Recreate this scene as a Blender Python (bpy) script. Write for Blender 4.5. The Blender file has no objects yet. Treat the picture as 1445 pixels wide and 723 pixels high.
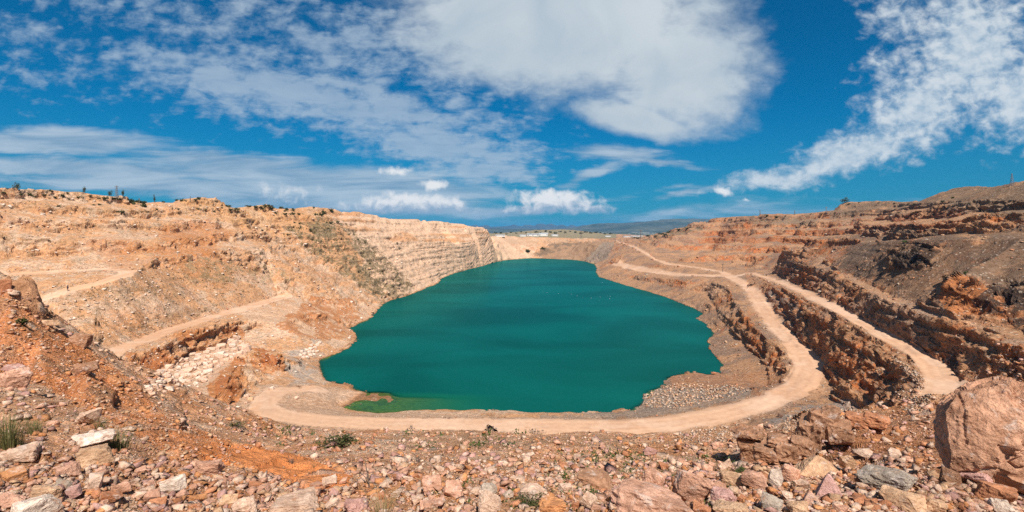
import bpy, bmesh, math, random
import numpy as np
from mathutils import Vector, Matrix, geometry
random.seed(7)
rng = np.random.default_rng(7)
scene = bpy.context.scene
COL = scene.collection
# ------------------------------------------------------------------ camera model
CX, HY, F, H = 722.5, 328.0, 722.5, 45.0          # picture centre, horizon row, focal length (px), eye height over the lake
CAM = Vector((0, 0, H))
def Pd(px, py, d):
    return ((px-CX)/F*d, d, H-(py-HY)/F*d)
def Pz(px, py, z):
    d = (H-z)*F/(py-HY)
    return Pd(px, py, d)

# ------------------------------------------------------------------ numpy noise
_perm = rng.permutation(4096).astype(np.int32)
_val = rng.random(4096).astype(np.float32)
def _hash(ix, iy, iz):
    return _perm[(_perm[(_perm[ix & 4095]+iy) & 4095]+iz) & 4095]
def vnoise(p):
    i = np.floor(p).astype(np.int32); f = (p-i).astype(np.float32)
    u = f*f*f*(f*(f*6-15)+10)
    out = 0
    for dx in (0, 1):
        wx = u[:, 0] if dx else 1-u[:, 0]
        for dy in (0, 1):
            wy = u[:, 1] if dy else 1-u[:, 1]
            for dz in (0, 1):
                wz = u[:, 2] if dz else 1-u[:, 2]
                out = out+wx*wy*wz*_val[_hash(i[:, 0]+dx, i[:, 1]+dy, i[:, 2]+dz)]
    return out*2-1
_R = np.array([[0.36, 0.48, -0.8], [-0.8, 0.6, 0.0], [0.48, 0.64, 0.6]])
def fbm(p, octs=4, gain=0.5, ridged=False):
    a, s, q = 1.0, 0.0, p
    for k in range(octs):
        n = vnoise(q+17.3*k)
        if ridged: n = 1-2*np.abs(n)
        s = s+a*n; a *= gain; q = (q@_R)*2.03
    return s
def cells(p):
    """random value of the nearest cell point (blocky rock)"""
    i = np.floor(p-0.5).astype(np.int32); best = np.full(len(p), 1e9, np.float32); val = np.zeros(len(p), np.float32)
    for dx in (0, 1):
        for dy in (0, 1):
            for dz in (0, 1):
                c = i+np.array([dx, dy, dz], np.int32)
                h = _hash(c[:, 0], c[:, 1], c[:, 2])
                q = c+np.stack([_val[h], _val[(h+911) & 4095], _val[(h+2377) & 4095]], 1)
                dd = ((q-p)**2).sum(1)
                m = dd < best
                best = np.where(m, dd, best); val = np.where(m, _val[(h+3301) & 4095], val)
    return val*2-1
def smooth(a, b, x):
    t = np.clip((x-a)/(b-a), 0, 1); return t*t*(3-2*t)
def inpoly(X, Y, poly):
    r = np.zeros(X.shape, bool); n = len(poly)
    for k in range(n):
        (x1, y1), (x2, y2) = poly[k], poly[(k+1) % n]
        if y1 == y2: continue
        r ^= ((y1 > Y) != (y2 > Y)) & (X < (x2-x1)*(Y-y1)/(y2-y1)+x1)
    return r
def polydist(X, Y, line):
    best = np.full(X.shape, 1e9)
    for (x1, y1), (x2, y2) in zip(line[:-1], line[1:]):
        dx, dy = x2-x1, y2-y1
        t = np.clip(((X-x1)*dx+(Y-y1)*dy)/(dx*dx+dy*dy+1e-9), 0, 1)
        best = np.minimum(best, np.hypot(X-x1-t*dx, Y-y1-t*dy))
    return best

# ------------------------------------------------------------------ terrain control lines (survey points of the pit)
PTS = []
def dens(line):
    out = [line[0]]
    for a, b in zip(line[:-1], line[1:]):
        L = math.dist(a, b); d = math.hypot(*b[:2]); n = max(1, int(L/max(0.5, d*0.02)))
        out += [tuple(a[k]+(b[k]-a[k])*i/n for k in range(3)) for i in range(1, n+1)]
    return out
def add(line, dense=True):
    L = dens(line) if dense and len(line) > 1 else line
    PTS.extend(L); return line
Z = lambda l: [Pz(*p) for p in l]
D = lambda l: [Pd(*p) for p in l]
# shore, z = 0
shore_left = [(483,576),(500,567),(520,562),(544,560.5),(553,558),(538,556),(520,553.5),(504,550),(492,544),(459,537),(450,511),(479,498),(504,479),(490,464),(520,452),(526,444),(535,433),(548,424),
              (577,417),(589,412),(603,406),(616,401),(625,392),(640,386),(660,380),(681,375),(697,370),(712,367.5),(748,364.6)]
shore_right = [(786,366),(806,367),(825,369),(838,373),(843,379),(841,385),(844,391),(861,396),(880,402),(904,409),(937,418),(962,428),(985,438),(993,443),(984,450),
               (997,457),(1007,470),(1001,481),(1003,491),(1012,503),(1019,512),(1021,527),(999,529),(980,525),(957,529),(941,533),(940,544),(915,552),(907,569)]
shore_near = [(885,579),(868,582),(830,583.5),(760,584.5),(720,582.5),(678,580),(640,579),(606,579),(570,581),(534,583),(505,580)]
SL = Z([(a, b, 0) for a, b in shore_left]); SR = Z([(a, b, 0) for a, b in shore_right])
SN = Z([(a, b, 1.3) for a, b in shore_near])                 # crest of the near bank, the water line lies just behind it
SN0 = [(x*1.022, y+2.6, 0) for x, y, z in SN]
SHORE = SL+SR+SN0
poly_lake = [(p[0], p[1]) for p in SHORE]
add(SL); add(SR); add(SN); add(SN0)
lx, ly = np.meshgrid(np.arange(-140, 160, 3.0), np.arange(100, 920, 3.0)); lx, ly = lx.ravel(), ly.ravel()
ins = inpoly(lx, ly, poly_lake); lx, ly = lx[ins], ly[ins]
ld = polydist(lx, ly, poly_lake+poly_lake[:1])
for x, y, dd in zip(lx, ly, ld):
    if dd < 1.5 or (dd > 14 and (int(x/3)+int(y/3)) % 3): continue
    px, py = CX+F*x/y, HY+F*H/y
    zz = -min(9, 1.1*dd)
    if py > 550 and px < 860: zz = max(zz, -(0.2+.5*max(0, (px-545)/100)**2+max(0, (563-py)/5)**2*.35*(px > 556)-(.10 if 557 < py < 563 and px < 625 else 0)))
    PTS.append((x, y, zz))
# near platform and the haul roads
roadA = add(Z([(446,548,3.6),(415,549,3.9),(391,552,4),(374,562,4.2),(372,574,4.3),(385,583,4.5),(404,588,4.5),(457,594,4.5),(560,598,4.5),(700,599,4.5),(800,602,4.6),(880,602,4.8),(950,597,5),
              (1010,588,5.3),(1060,575,5.6),(1100,560,6),(1128,544,6.8),(1141,524,7.5),(1132,499,8.3),(1108,474,9.3),(1085,448,10.5),(1073,427,11.6),(1061,411,12.6),(1047,399,13.6),(1030,391,14.2)]))
roadF = add(Z([(1030,391,14.2),(1000,389,13.5),(958,388,11.5),(937,386.5,9.5),(915,383,9),(895,379,9),(868,372,9)]))
roadE = add(Z([(1030,391,14.2),(1020,384,15),(978,377,15.5),(940,372,16.5),(926,366,17.5),(908,356,21),(895,349,24),(880,344,27),(868,340.5,29)]))
roadB = add(Z([(1030,391,14.2),(1060,386,15.8),(1085,393,17),(1105,400,18.2),(1130,411,19.4),(1160,426,20.3),(1200,446,20.2),(1240,467,19.9),(1290,494,19.2),(1322,518,18.6),(1333,540,18.2),(1322,565,18),(1300,590,17.9)]))
roadL = add(Z([(120,521,11.6),(155,500,12),(190,485,12.2),(230,470,12.5),(265,459,12.8),(300,448,13),(350,434,13.5),(400,419,14.2)]))
roadU = add(D([(-60,470,140),(0,446,146),(40,430,150),(95,410,158),(150,396,168),(178,388,176),(180,383,182),(150,381,186),(80,384,176),(0,388,166),(-80,391,160)]))
roadC = Z([(1445,493,25.3),(1416,486,25.3),(1380,467,25.7),(1330,451,26),(1293,439,26.2),(1259,425,26.8),(1223,406,27.6),(1200,393,28),(1186,385,28.4),(1160,374,29.2),(1136,362,31)])
roadD = add(D([(1133,357,300),(1161,364,258),(1197,369,215),(1233,373,184),(1258,377,168)]))
def side(line, w, dz=0):
    out = []
    for i, p in enumerate(line):
        a = line[max(0, i-1)]; b = line[min(len(line)-1, i+1)]
        t = Vector((b[0]-a[0], b[1]-a[1])); t.normalize(); n = Vector((-t.y, t.x))
        out.append((p[0]+n.x*w, p[1]+n.y*w, p[2]+dz))
    return out
for r, w in ((roadA, 3.2), (roadE, 3), (roadL, 2.5), (roadU, 2.2)):
    add(side(r, w)); add(side(r, -w))
add(side(roadB, 1.8)); add(side(roadB, -1.8))
# lake side of the right haul road: short cliff with a rocky toe
edgeA = Z([(1105,557,5.9),(1118,545,6.5),(1124,528,7.2),(1114,506,8),(1086,482,8.8),(1060,458,9.8),(1045,432,11),(1036,415,12),(1025,402,13),(1005,397,13)])
add(edgeA)
add(Z([(1082,548,3),(1085,525,3),(1075,505,3),(1052,485,3),(1030,463,3.2),(1015,445,4),(1005,425,5),(995,412,6)]))
add(Z([(1000,560,4),(1050,550,4.2),(960,570,3.6),(920,583,3.2),(1040,536,2.5),(980,548,2.6)]))
add(Z([(870,383,4),(900,394,4.5),(940,401,5.5),(975,410,6),(1000,421,5.5)]))
add(Z([(868,377,8),(897,387,8),(937,393,9),(975,395,11.5)]))
def ragged(line, amp, bias, wl=9.):
    L = np.array(dens(line)); n = fbm(np.stack([L[:, 0]/wl, L[:, 1]/wl, L[:, 2]*0], 1), 3, .6)
    for i, p in enumerate(L): PTS.append((p[0]-bias-amp*n[i], p[1]+.3*(bias+amp*n[i]), p[2]+.25*n[i]))
# cliff B
ragged(Z([(1213,571,6.3),(1190,546,7),(1172,525,7.8),(1154,503,8.6),(1133,474,9.8),(1112,450,10.9),(1096,428,12.2),(1078,409,13.3),(1060,397,14.2)]), 3.2, 2.0)
topB = add(Z([(1078,393.5,16.8),(1098,403,18),(1111,410,18.7),(1139,424,20),(1165,434,20.8),(1177,442,20.6),(1202,456,20.3),(1226,471,19.8),(1262,490,19.2),(1283,502,19),(1294,517,18.6),(1309,540,18.2),(1292,575,17.9)]))
add([(54,66,17.5),(60,72,17.6)]); add([(56,92,8),(66,100,7),(73,108,6.6)])
# cliff C
ragged(Z([(1080,381,16.5),(1110,391,18.6),(1150,411,19.9),(1180,427,20.4),(1200,439,20.5),(1236,461,20.3),(1279,483,19.8),(1308,497,19.5),(1341,515,19),(1374,533,18.8),(1445,560,18.8),(1560,600,18.8)]), 1.8, 1.0)
topC = add(Z([(1105,368,27),(1130,371,28.6),(1154,378,28.7),(1186,388,28),(1200,397,27.7),(1223,409.5,27.2),(1259,429,26.4),(1293,442.5,26),(1326,454,25.7),(1353,463,25.5),(1380,472,25.3),(1398,480,25.1),(1416,492,25),(1445,500,25),(1560,535,25)]))
add(Z([(1160,373,29.6),(1200,389,28.6),(1260,419,27.2),(1330,445,26.6),(1400,469,26.4),(1445,485,26.2),(1560,525,26.2)]))
# red outcrop standing out of the scree
add(D([(1352,392,118),(1372,396,113)])); add(D([(1335,440,114),(1360,440,108),(1392,430,106)])); add(D([(1396,420,112),(1445,415,104),(1500,420,98)])); add(D([(1400,405,114),(1445,398,109)])); add(D([(1395,465,99),(1445,470,93)]))
# upper slope of the right hill
add(D([(1105,352,330),(1200,347,245),(1276,341,176),(1330,337,148),(1445,333,128),(1560,330,116)]))
add(D([(985,366,470),(1060,377,432),(1090,370,400)])); add(D([(985,360,480),(1060,366,440)]))
ridgeR = add(D([(905,336,950),(930,331,850),(960,322,800),(990,312.5,720),(1003,309,690),(1040,303,630),(1060,300,600),(1073,297.5,585),(1110,298,560),(1120,301,545),(1160,300,510),(1175,296,495),(1192,285,480),(1230,283.5,450),(1290,285,400),
                (1310,280,372),(1330,271,345),(1350,264.5,320),(1395,262.5,280),(1415,262,262),(1425,259.5,222),(1445,255,195),(1560,246,160)]))
add([(p[0]*1.1+8, p[1]*1.1+8, p[2]-3) for p in ridgeR]); add([(p[0]*1.8+60, p[1]*1.3+40, p[2]-25) for p in ridgeR[2:]])
# left wall
add(Z([(345,486,6),(300,510,6),(250,530,6),(222,550,6.3),(215,565,6.5)])); add(Z([(330,494,6),(285,520,6),(240,545,6)]))
add(Z([(200,497,11.6),(235,484,12),(262,474,12.2),(300,461,12.6),(340,449,12.5)])); add(Z([(195,530,7),(236,527,6.5),(262,500,6.6),(305,490,6.8),(330,478,7)]))
add(Z([(372,496,8.5),(392,500,8)])); add(Z([(400,520,3.8),(392,536,3.6),(360,515,5)])); add(Z([(335,513,8.6),(318,535,8.6),(305,556,7.8)])); add(Z([(345,555,4.6),(330,573,5),(366,540,4.2)])); add(Z([(300,580,5.6),(250,590,6)]))
add(Z([(430,500,2.4),(445,530,1.5),(420,545,3),(470,548,1.5),(470,570,2),(440,575,3)])); add(Z([(420,470,7),(450,468,4.5),(480,450,4),(400,455,10),(440,440,10)]))
add(D([(219,362,205),(300,357.5,230),(360,354,262),(400,352,300)])); add(D([(219,359,208),(300,353,234),(360,349,266),(400,347,306)]))
ridgeL = add(D([(-120,262,190),(0,265.5,215),(50,268,228),(100,270.5,240),(150,276.5,250),(200,281,265),(250,282,280),(280,279,292),(303,280,302),(325,288,312),(360,289.5,330),(400,290,350),(440,291.5,380),(460,294,400),(500,298,440),(530,303,485),(560,307,525),(600,310.5,590),
                (620,312,620),(645,315,668),(668,318,705),(684,321.5,745),(691,327,770),(704,335.5,795),(718,344,820),(733,353,850),(745,361,878)]))
add([(p[0]*1.12-14, p[1]*1.10, p[2]-4) for p in ridgeL[:-5]]); add([(p[0]*1.9-90, p[1]*1.25, p[2]-18) for p in ridgeL[:-6]])
add(D([(470,322,360),(520,327,415),(560,330,470),(610,336,540),(650,342,610),(680,344,690)]))
# far end of the pit, plain, distant hills
add(D([(700,334,960),(715,333,990),(742,334.5,1010),(796,337,1010),(822,339,1000)])); add(D([(706,341,905),(722,346,915),(745,351,930),(762,354,920)])); add(D([(720,338,985),(745,342,990),(765,343,1000)])); add(D([(778,344,975),(800,342,970),(812,341,965)]))
add(D([(800,362,905),(770,361,905)])); add(D([(847,341,890),(838,344,885)])); add(D([(832,360,850),(845,352,840)])); add(D([(858,362,720),(870,352,760)]))
add(D([(700,331,1500),(730,328,1650),(760,324.5,1720),(790,323.5,1750),(815,325,1700),(835,329,1620),(862,335,1500)])); add(D([(690,334,1300),(760,334,1300),(830,336,1250)]))
add(D([(600,333,2300),(722,333,2300),(850,334,2200),(1000,333,2300)])); add(D([(200,331,4000),(500,331,4000),(722,331,4000),(900,331.5,3600),(1000,331.5,3600),(1200,331,4000)]))
add(D([(640,320,9000),(690,324,8000),(705,323,7800),(722,326,7800),(745,328,7600)])); 
add(D([(800,329,7000),(826,324,7100),(842,319.5,7200),(868,317,7200),(900,315.5,7200),(940,312,7300),(990,310.5,7400),(1060,312,7400),(1200,316,7400)]))
add(D([(850,327.5,5600),(920,328,5600),(1000,328,5600)])); add(D([(660,320,14000),(722,319.5,14000),(770,319.3,14000),(815,320.5,14000),(850,321,14000),(1000,318,14000),(1300,318,14000),(300,316,14000)])); add(D([(300,326,11500),(722,326,11500),(780,326,11500),(1000,327,11500)]))
add(D([(-1000,328,19000),(0,327,19500),(722,327,20000),(1445,327,19500),(2600,328,19000)])); add([(-9000,3000,0),(9000,3000,0),(-2500,600,20),(2500,600,20)])
# foreground, where the photographer stands
fg = [[(-200,900,2.2),(-200,640,4.6),(-200,560,8.5),(-200,480,14),(-200,420,18),(-200,375,22)],
      [(0,900,2.0),(0,723,3.2),(0,650,4.9),(0,590,8),(0,540,11),(0,490,15),(0,440,19.5),(0,407,23)],
      [(50,723,3.2),(50,645,5.2),(50,590,8.6),(50,530,13),(50,480,19),(50,440,24.5)],
      [(100,900,2.0),(100,723,3.15),(100,645,5.5),(100,590,9.3),(100,540,14.5),(100,500,21),(100,478,26)],
      [(150,723,3.1),(150,650,5.6),(150,605,9.6),(150,565,15),(150,530,22),(150,510,27)],
      [(200,723,3.1),(200,660,5.4),(200,620,9.5),(200,585,16),(200,552,25)],
      [(250,723,3.1),(250,668,5.3),(250,634,9.5),(250,612,16),(250,597,23)],
      [(300,900,2.0),(300,723,3.1),(300,674,5.3),(300,645,9.5),(300,628,16),(300,619,20)],
      [(350,723,3.1),(350,680,5.2),(350,655,9),(350,640,15),(350,628,22)],
      [(420,723,3.1),(420,684,5.2),(420,660,9),(420,642,16),(420,624,28),(420,608,52)],
      [(500,900,2.0),(500,723,3.1),(500,688,5),(500,660,8.5),(500,640,15),(500,622,27),(500,608,50)],
      [(600,723,3.1),(600,688,5),(600,661,8.3),(600,640,14.5),(600,622,26),(600,609,48)],
      [(722,900,2.0),(722,723,3.1),(722,690,5),(722,662,8.2),(722,640,14),(722,623,25),(722,611,46)],
      [(850,723,3.1),(850,690,5),(850,662,8.2),(850,641,13.5),(850,625,23),(850,614,38)],
      [(960,900,2.0),(960,723,3.1),(960,690,4.9),(960,664,7.8),(960,643,12.5),(960,628,20),(960,616,32)],
      [(1035,723,3.2),(1035,690,4.8),(1035,665,7.4),(1035,646,11),(1035,633,14.5),(1035,622,20)],
      [(1120,900,2.0),(1120,723,3.2),(1120,692,4.7),(1120,672,6.6),(1120,658,8.4),(1120,628,11),(1120,608,13)],
      [(1180,723,3.3),(1180,694,4.7),(1180,676,6.3),(1180,660,7.6),(1180,622,10.5),(1180,592,13)],
      [(1250,900,2.1),(1250,723,3.4),(1250,696,4.7),(1250,676,6.1),(1250,650,8),(1250,612,10.8),(1250,581,14)],
      [(1320,723,3.6),(1320,700,4.6),(1320,678,5.8),(1320,650,7.6),(1320,612,10.4),(1320,579,14)],
      [(1400,723,3.9),(1400,700,4.8),(1400,682,5.8),(1400,650,7.8),(1400,620,10),(1400,600,13)],
      [(1500,900,2.2),(1500,723,4.1),(1500,690,5.4),(1500,660,7),(1500,630,9.5),(1500,608,13)],
      [(1700,900,2.4),(1700,720,4.2),(1700,680,7),(1700,640,11)]]
for col in fg: add(D(col))
add([(-26,24,43.2),(-19,20,42.8)]) ; add([(28,20,38),(24,18,38.5)])
for x in range(-40, 41, 8): PTS.append((x, -12, 43.4)); PTS.append((x, -4, 43.35)); PTS.append((x*0.4, 0.3, 43.3))
# the hidden fall of the slope below the lip
add(D([(-250,520,60),(0,560,62),(100,600,58),(200,640,52),(300,625,50),(360,618,60)])); add([(-80,90,8.5),(-60,98,6.5),(-45,102,5.2),(-20,101,4.7),(0,100,4.6),(20,99,4.7),(35,97,5),(48,96,6)])
add(D([(420,622,76),(500,622,75),(600,624,74),(722,624,73),(850,630,70),(960,634,64),(1035,645,50)])); add(D([(1120,640,30),(1180,640,34),(1250,640,40),(1320,640,42),(1400,650,38),(1500,650,36)])); add([(40,62,22),(48,62,20),(30,66,17)])

# ------------------------------------------------------------------ triangulate and sample on a fan of columns
P = np.array(PTS, float)
key = np.round(np.stack([np.arctan2(P[:, 0], P[:, 1]), np.log(np.hypot(P[:, 0], P[:, 1])+1e-3)], 1)/0.0025).astype(np.int64)
_, ui = np.unique(key, axis=0, return_index=True); P = P[np.sort(ui)]
res = geometry.delaunay_2d_cdt([Vector((a, b)) for a, b in P[:, :2]], [], [], 0, 1e-6)
V2 = np.array([tuple(v) for v in res[0]]); orig = res[3]
TZ = np.array([P[o[0], 2] if o else 0 for o in orig]); TRI = np.array([f for f in res[2] if len(f) == 3])
OY = -4.0                                            # the fan's apex lies 4 m behind the camera
NT, NR = 1500, 2600
az = np.concatenate([np.linspace(-72, -47, 60, endpoint=False), np.degrees(np.arctan(np.linspace(math.tan(math.radians(-47)), math.tan(math.radians(47)), NT))), np.linspace(47, 72, 61)[1:]])
az = np.radians(az); NA = len(az); tanaz = np.tan(az)
lr = np.linspace(math.log(1.2), math.log(18500), NR); rr = np.exp(lr)
base = np.full((NA, NR), np.nan, np.float32)
ux, uy = V2[:, 0], V2[:, 1]-OY
ta = np.arctan2(ux, uy); tl = np.log(np.maximum(0.5, np.hypot(ux, uy)))
for t in TRI:
    if (uy[t] < -2).any() and abs(ta[t]).max() > 2.2: continue
    a0, a1 = ta[t].min(), ta[t].max()
    i0, i1 = np.searchsorted(az, a0)-1, np.searchsorted(az, a1)+1
    i0, i1 = max(i0, 0), min(i1, NA)
    l1 = tl[t].max(); x, y = ux[t], uy[t]
    # closest approach of the triangle's edges to the apex
    l0 = 1e9
    for k in range(3):
        x1, y1, x2, y2 = x[k], y[k], x[(k+1) % 3], y[(k+1) % 3]; dx, dy = x2-x1, y2-y1
        s = min(1, max(0, -(x1*dx+y1*dy)/(dx*dx+dy*dy+1e-12))); l0 = min(l0, math.log(max(0.5, math.hypot(x1+s*dx, y1+s*dy))))
    j0, j1 = max(0, np.searchsorted(lr, l0)-1), min(NR, np.searchsorted(lr, l1)+1)
    if i1 <= i0 or j1 <= j0: continue
    gx = np.sin(az[i0:i1])[:, None]*rr[None, j0:j1]; gy = np.cos(az[i0:i1])[:, None]*rr[None, j0:j1]
    det = (y[1]-y[2])*(x[0]-x[2])+(x[2]-x[1])*(y[0]-y[2])
    if abs(det) < 1e-12: continue
    w0 = ((y[1]-y[2])*(gx-x[2])+(x[2]-x[1])*(gy-y[2]))/det; w1 = ((y[2]-y[0])*(gx-x[2])+(x[0]-x[2])*(gy-y[2]))/det; w2 = 1-w0-w1
    m = (w0 > -1e-6) & (w1 > -1e-6) & (w2 > -1e-6)
    sub = base[i0:i1, j0:j1]; zz = w0*TZ[t[0]]+w1*TZ[t[1]]+w2*TZ[t[2]]; sub[m] = zz[m]
# fill what no triangle covers
for i in range(NA):
    c = base[i]; ok = ~np.isnan(c)
    if not ok.all(): base[i] = np.interp(lr, lr[ok], c[ok])
del ux, uy
GX = np.sin(az)[:, None]*rr[None]; GY = np.cos(az)[:, None]*rr[None]+OY
RHILL = [(925,367),(1060,372),(1110,352),(1276,338),(1445,333),(1700,328),(1700,60),(890,60),(900,335)]
LWALL = [(540,420),(600,408),(700,372),(745,362),(720,345),(690,318),(560,300),(470,290),(300,275),(0,262),(-300,255),(-300,375),(0,372),(200,355),(400,345),(480,360)]
def blur(a, ax, n=1):
    for _ in range(n):
        a = (np.roll(a, 1, ax)+2*a+np.roll(a, -1, ax))/4 if a.shape[ax] > 2 else a
    return a
def terrace(z, step, ph, lo, hi):
    t = (z+ph)/step; k = np.floor(t); f = t-k
    return step*(k+0.30*f+0.70*smooth(lo, hi, f))-ph
with np.errstate(divide='ignore', invalid='ignore'):
    PX = CX+F*GX/np.maximum(GY, .1); PY = HY-F*(base-H)/np.maximum(GY, .1)
mR = inpoly(PX, PY, RHILL) & (GY > 100) & (GY < 1000); mL = inpoly(PX, PY, LWALL) & (GY > 140) & (GY < 900)
q = np.stack([GX/70, GY/70, np.zeros_like(GX)], -1).reshape(-1, 3)
wob = np.zeros(GX.size, np.float32); mm = (mR | mL).ravel(); wob[mm] = fbm(q[mm], 3); wob = wob.reshape(GX.shape)
wob2 = np.zeros(GX.size); wob2[mm] = fbm(q[mm]*4.5+31, 3); wob2 = wob2.reshape(GX.shape)
calmtop = inpoly(PX, PY, [(1296,288),(1310,268),(1330,250),(1445,235),(1700,200),(1700,285),(1445,284),(1370,284)]) | inpoly(PX, PY, [(1180,297),(1190,270),(1300,270),(1296,288),(1200,291)])
calmtop = blur(blur(calmtop.astype(float), 0, 6), 1, 6)
tb = terrace(base, 8.4, 1.0+2.6*wob+1.0*wob2, .56, .90); tb = tb*(1-calmtop)+base*calmtop; base = np.where(mR, base*0.08+tb*0.92, base)
tb = terrace(base, 7.5, 2.0+3.2*wob+1.5*wob2, .48, .95); base = np.where(mL, base*0.25+tb*0.75, base)
# light smoothing along both directions
b2 = blur(blur(base, 1, 2), 0, 3); b2[:3] = base[:3]; b2[-3:] = base[-3:]; b2[:, :3] = base[:, :3]; b2[:, -3:] = base[:, -3:]; base = b2
def base_z(x, y):
    a = np.arctan2(x, y-OY); l = np.log(np.maximum(1.25, np.hypot(x, y-OY)))
    i = np.clip(np.searchsorted(az, a)-1, 0, NA-2); fi = np.clip((a-az[i])/(az[i+1]-az[i]), 0, 1)
    jf = np.clip((l-lr[0])/(lr[1]-lr[0]), 0, NR-1.001); j = jf.astype(int); fj = jf-j
    return (base[i, j]*(1-fi)+base[i+1, j]*fi)*(1-fj)+(base[i, j+1]*(1-fi)+base[i+1, j+1]*fi)*fj
# rows spread by what the eye sees
NROW = 1150
dc = np.maximum(np.hypot(GX, GY), .8); el = np.arctan2(base-H, dc)
de = np.abs(np.diff(el, axis=1)); dz = np.abs(np.diff(base, axis=1))/dc[:, 1:]; drr = np.diff(rr)[None]/dc[:, 1:]
run = np.where(GY > .5, el, -2); vis = el >= np.maximum.accumulate(run, 1)-0.006
w = np.sqrt(de**2+(drr*np.where(rr[1:] < 70, .08, .03))**2+(0.45*dz)**2)*np.where(vis[:, 1:], 1, 0.3)*np.where(GY[:, 1:] < 2, .15, 1)
w = blur(blur(w, 0, 8), 1, 3)
cum = np.concatenate([np.zeros((NA, 1)), np.cumsum(w, 1)], 1)
tgt = np.linspace(0, 1, NROW)
LRv = np.empty((NA, NROW)); ZV = np.empty((NA, NROW), np.float32)
for i in range(NA):
    c = cum[i]/cum[i, -1]; LRv[i] = np.interp(tgt, c, lr); ZV[i] = np.interp(LRv[i], lr, base[i])
R = np.exp(LRv); X = np.sin(az)[:, None]*R; Y = np.cos(az)[:, None]*R+OY
inl = (X > -140) & (X < 160) & (Y > 115) & (Y < 900)
inl[inl] = inpoly(X[inl], Y[inl], poly_lake); inl[inl] = polydist(X[inl], Y[inl], poly_lake+poly_lake[:1]) > 7
px_ = CX+F*X/np.maximum(Y, .1); inl &= ~((px_ < 870) & (Y < 150)); ZV[inl] = np.minimum(ZV[inl], -2)
pos = np.stack([X, Y, ZV], -1).astype(np.float64)
def normals(p):
    du = np.gradient(p, axis=0); dv = np.gradient(p, axis=1)
    n = np.cross(du, dv); n /= np.linalg.norm(n, axis=-1, keepdims=True)+1e-12
    n[n[..., 2] < 0] *= -1
    return n
nrm = normals(pos)
steep = 1-nrm[..., 2]
for ax in (0, 1): steep = blur(steep, ax, 3)
PX = CX+F*X/np.maximum(Y, .1); PY = HY-F*(ZV-H)/np.maximum(Y, .1); DD = np.hypot(X, Y)
p1 = pos.reshape(-1, 3); p1r = p1@_R.T
pl = lambda r: [(a[0], a[1]) for a in r]
near = (DD < 1300) & (DD > 60)
def rdist(r):
    o = np.full(X.shape, 1e3); xs = [a[0] for a in r]; ys = [a[1] for a in r]
    m = near & (X > min(xs)-15) & (X < max(xs)+15) & (Y > min(ys)-15) & (Y < max(ys)+15)
    o[m] = polydist(X[m], Y[m], pl(r)); return o
wig = fbm(p1/6.0, 3).reshape(X.shape)
rd = {k: rdist(v) for k, v in dict(A=roadA, B=roadB, E=roadE, F=roadF, L=roadL, U=roadU, C=roadC, D=roadD).items()}
rw = dict(A=3.6, B=2.6, E=3.0, F=4.5, L=3.2, U=2.6, C=.5, D=1.6)
ROAD = np.zeros(X.shape); n_r = fbm(p1r/14., 2).reshape(X.shape); wig = wig+.9*n_r
for k in rd:
    e = rd[k]+wig*(0.7 if k != 'A' else 0.95)
    ROAD = np.maximum(ROAD, smooth(rw[k]+2.4, rw[k]-1.7, e)*(0.55 if k in 'CD' else 1))
ROAD *= .70+.30*smooth(690, 800, PX)*(Y < 200)+.30*(Y >= 200)+.15*n_r
ROAD = np.clip(ROAD, 0, 1); ROAD[DD < 70] = 0
FG = smooth(100, 70, DD)                                 # the slope the photographer stands on
ROAD *= 1-.9*smooth(.14, .24, steep)
flat_zone = inpoly(PX, PY, [(365,545),(450,505),(470,545),(520,556),(480,578),(700,588),(900,590),(1060,560),(1125,545),(1140,560),(1060,592),(950,612),(700,612),(450,608),(370,590)]) & (DD > 95) & (DD < 200)
calm = np.maximum(ROAD, flat_zone*0.85)
rock = smooth(0.07, 0.27, steep)*np.where(inpoly(PX, PY, [(-80,395),(190,384),(300,362),(400,395),(380,425),(300,452),(200,480),(140,510),(-80,470)]) & (DD > 100) & (DD < 320), .12, 1)
right = smooth(-20, 40, X-0.02*Y) * (1-FG)
spacing = DD*0.0016
FE = ((DD > 740) & (DD < 1080) & (ZV > .5)).ravel()*1.0
LF = ((X < 30) & (DD > 100) & (DD < 1100)).ravel()*1.0
OUTC = (inpoly(PX, PY, [(1318,425),(1338,398),(1356,386),(1375,392),(1400,402),(1420,396),(1520,390),(1520,468),(1430,468),(1395,455),(1340,446)]) | inpoly(PX, PY, [(1250,384),(1258,358),(1300,344),(1328,350),(1312,374)])) & (DD > 70)
SCREE = (inpoly(PX, PY, [(1130,345),(1276,338),(1445,330),(1700,320),(1700,480),(1445,470),(1400,462),(1340,440),(1290,428),(1230,405),(1190,385),(1170,372)]) | inpoly(PX, PY, [(1296,288),(1310,268),(1330,255),(1445,240),(1700,205),(1700,285),(1445,284),(1370,284)]) | inpoly(PX, PY, [(1180,297),(1190,276),(1300,274),(1296,288),(1200,291)])) & (DD > 70) & ~OUTC
sm = lambda a, n=4: blur(blur(a.astype(float), 0, n), 1, n)
OUTC, SCREE = sm(OUTC), sm(SCREE); shp_ = X.shape; FE = ((DD > 740) & (DD < 1080) & (ZV > .5)).ravel()*1.0
rock = np.clip(rock*(1-.85*SCREE)+OUTC+.7*FE.reshape(shp_), 0, 1)
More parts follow.
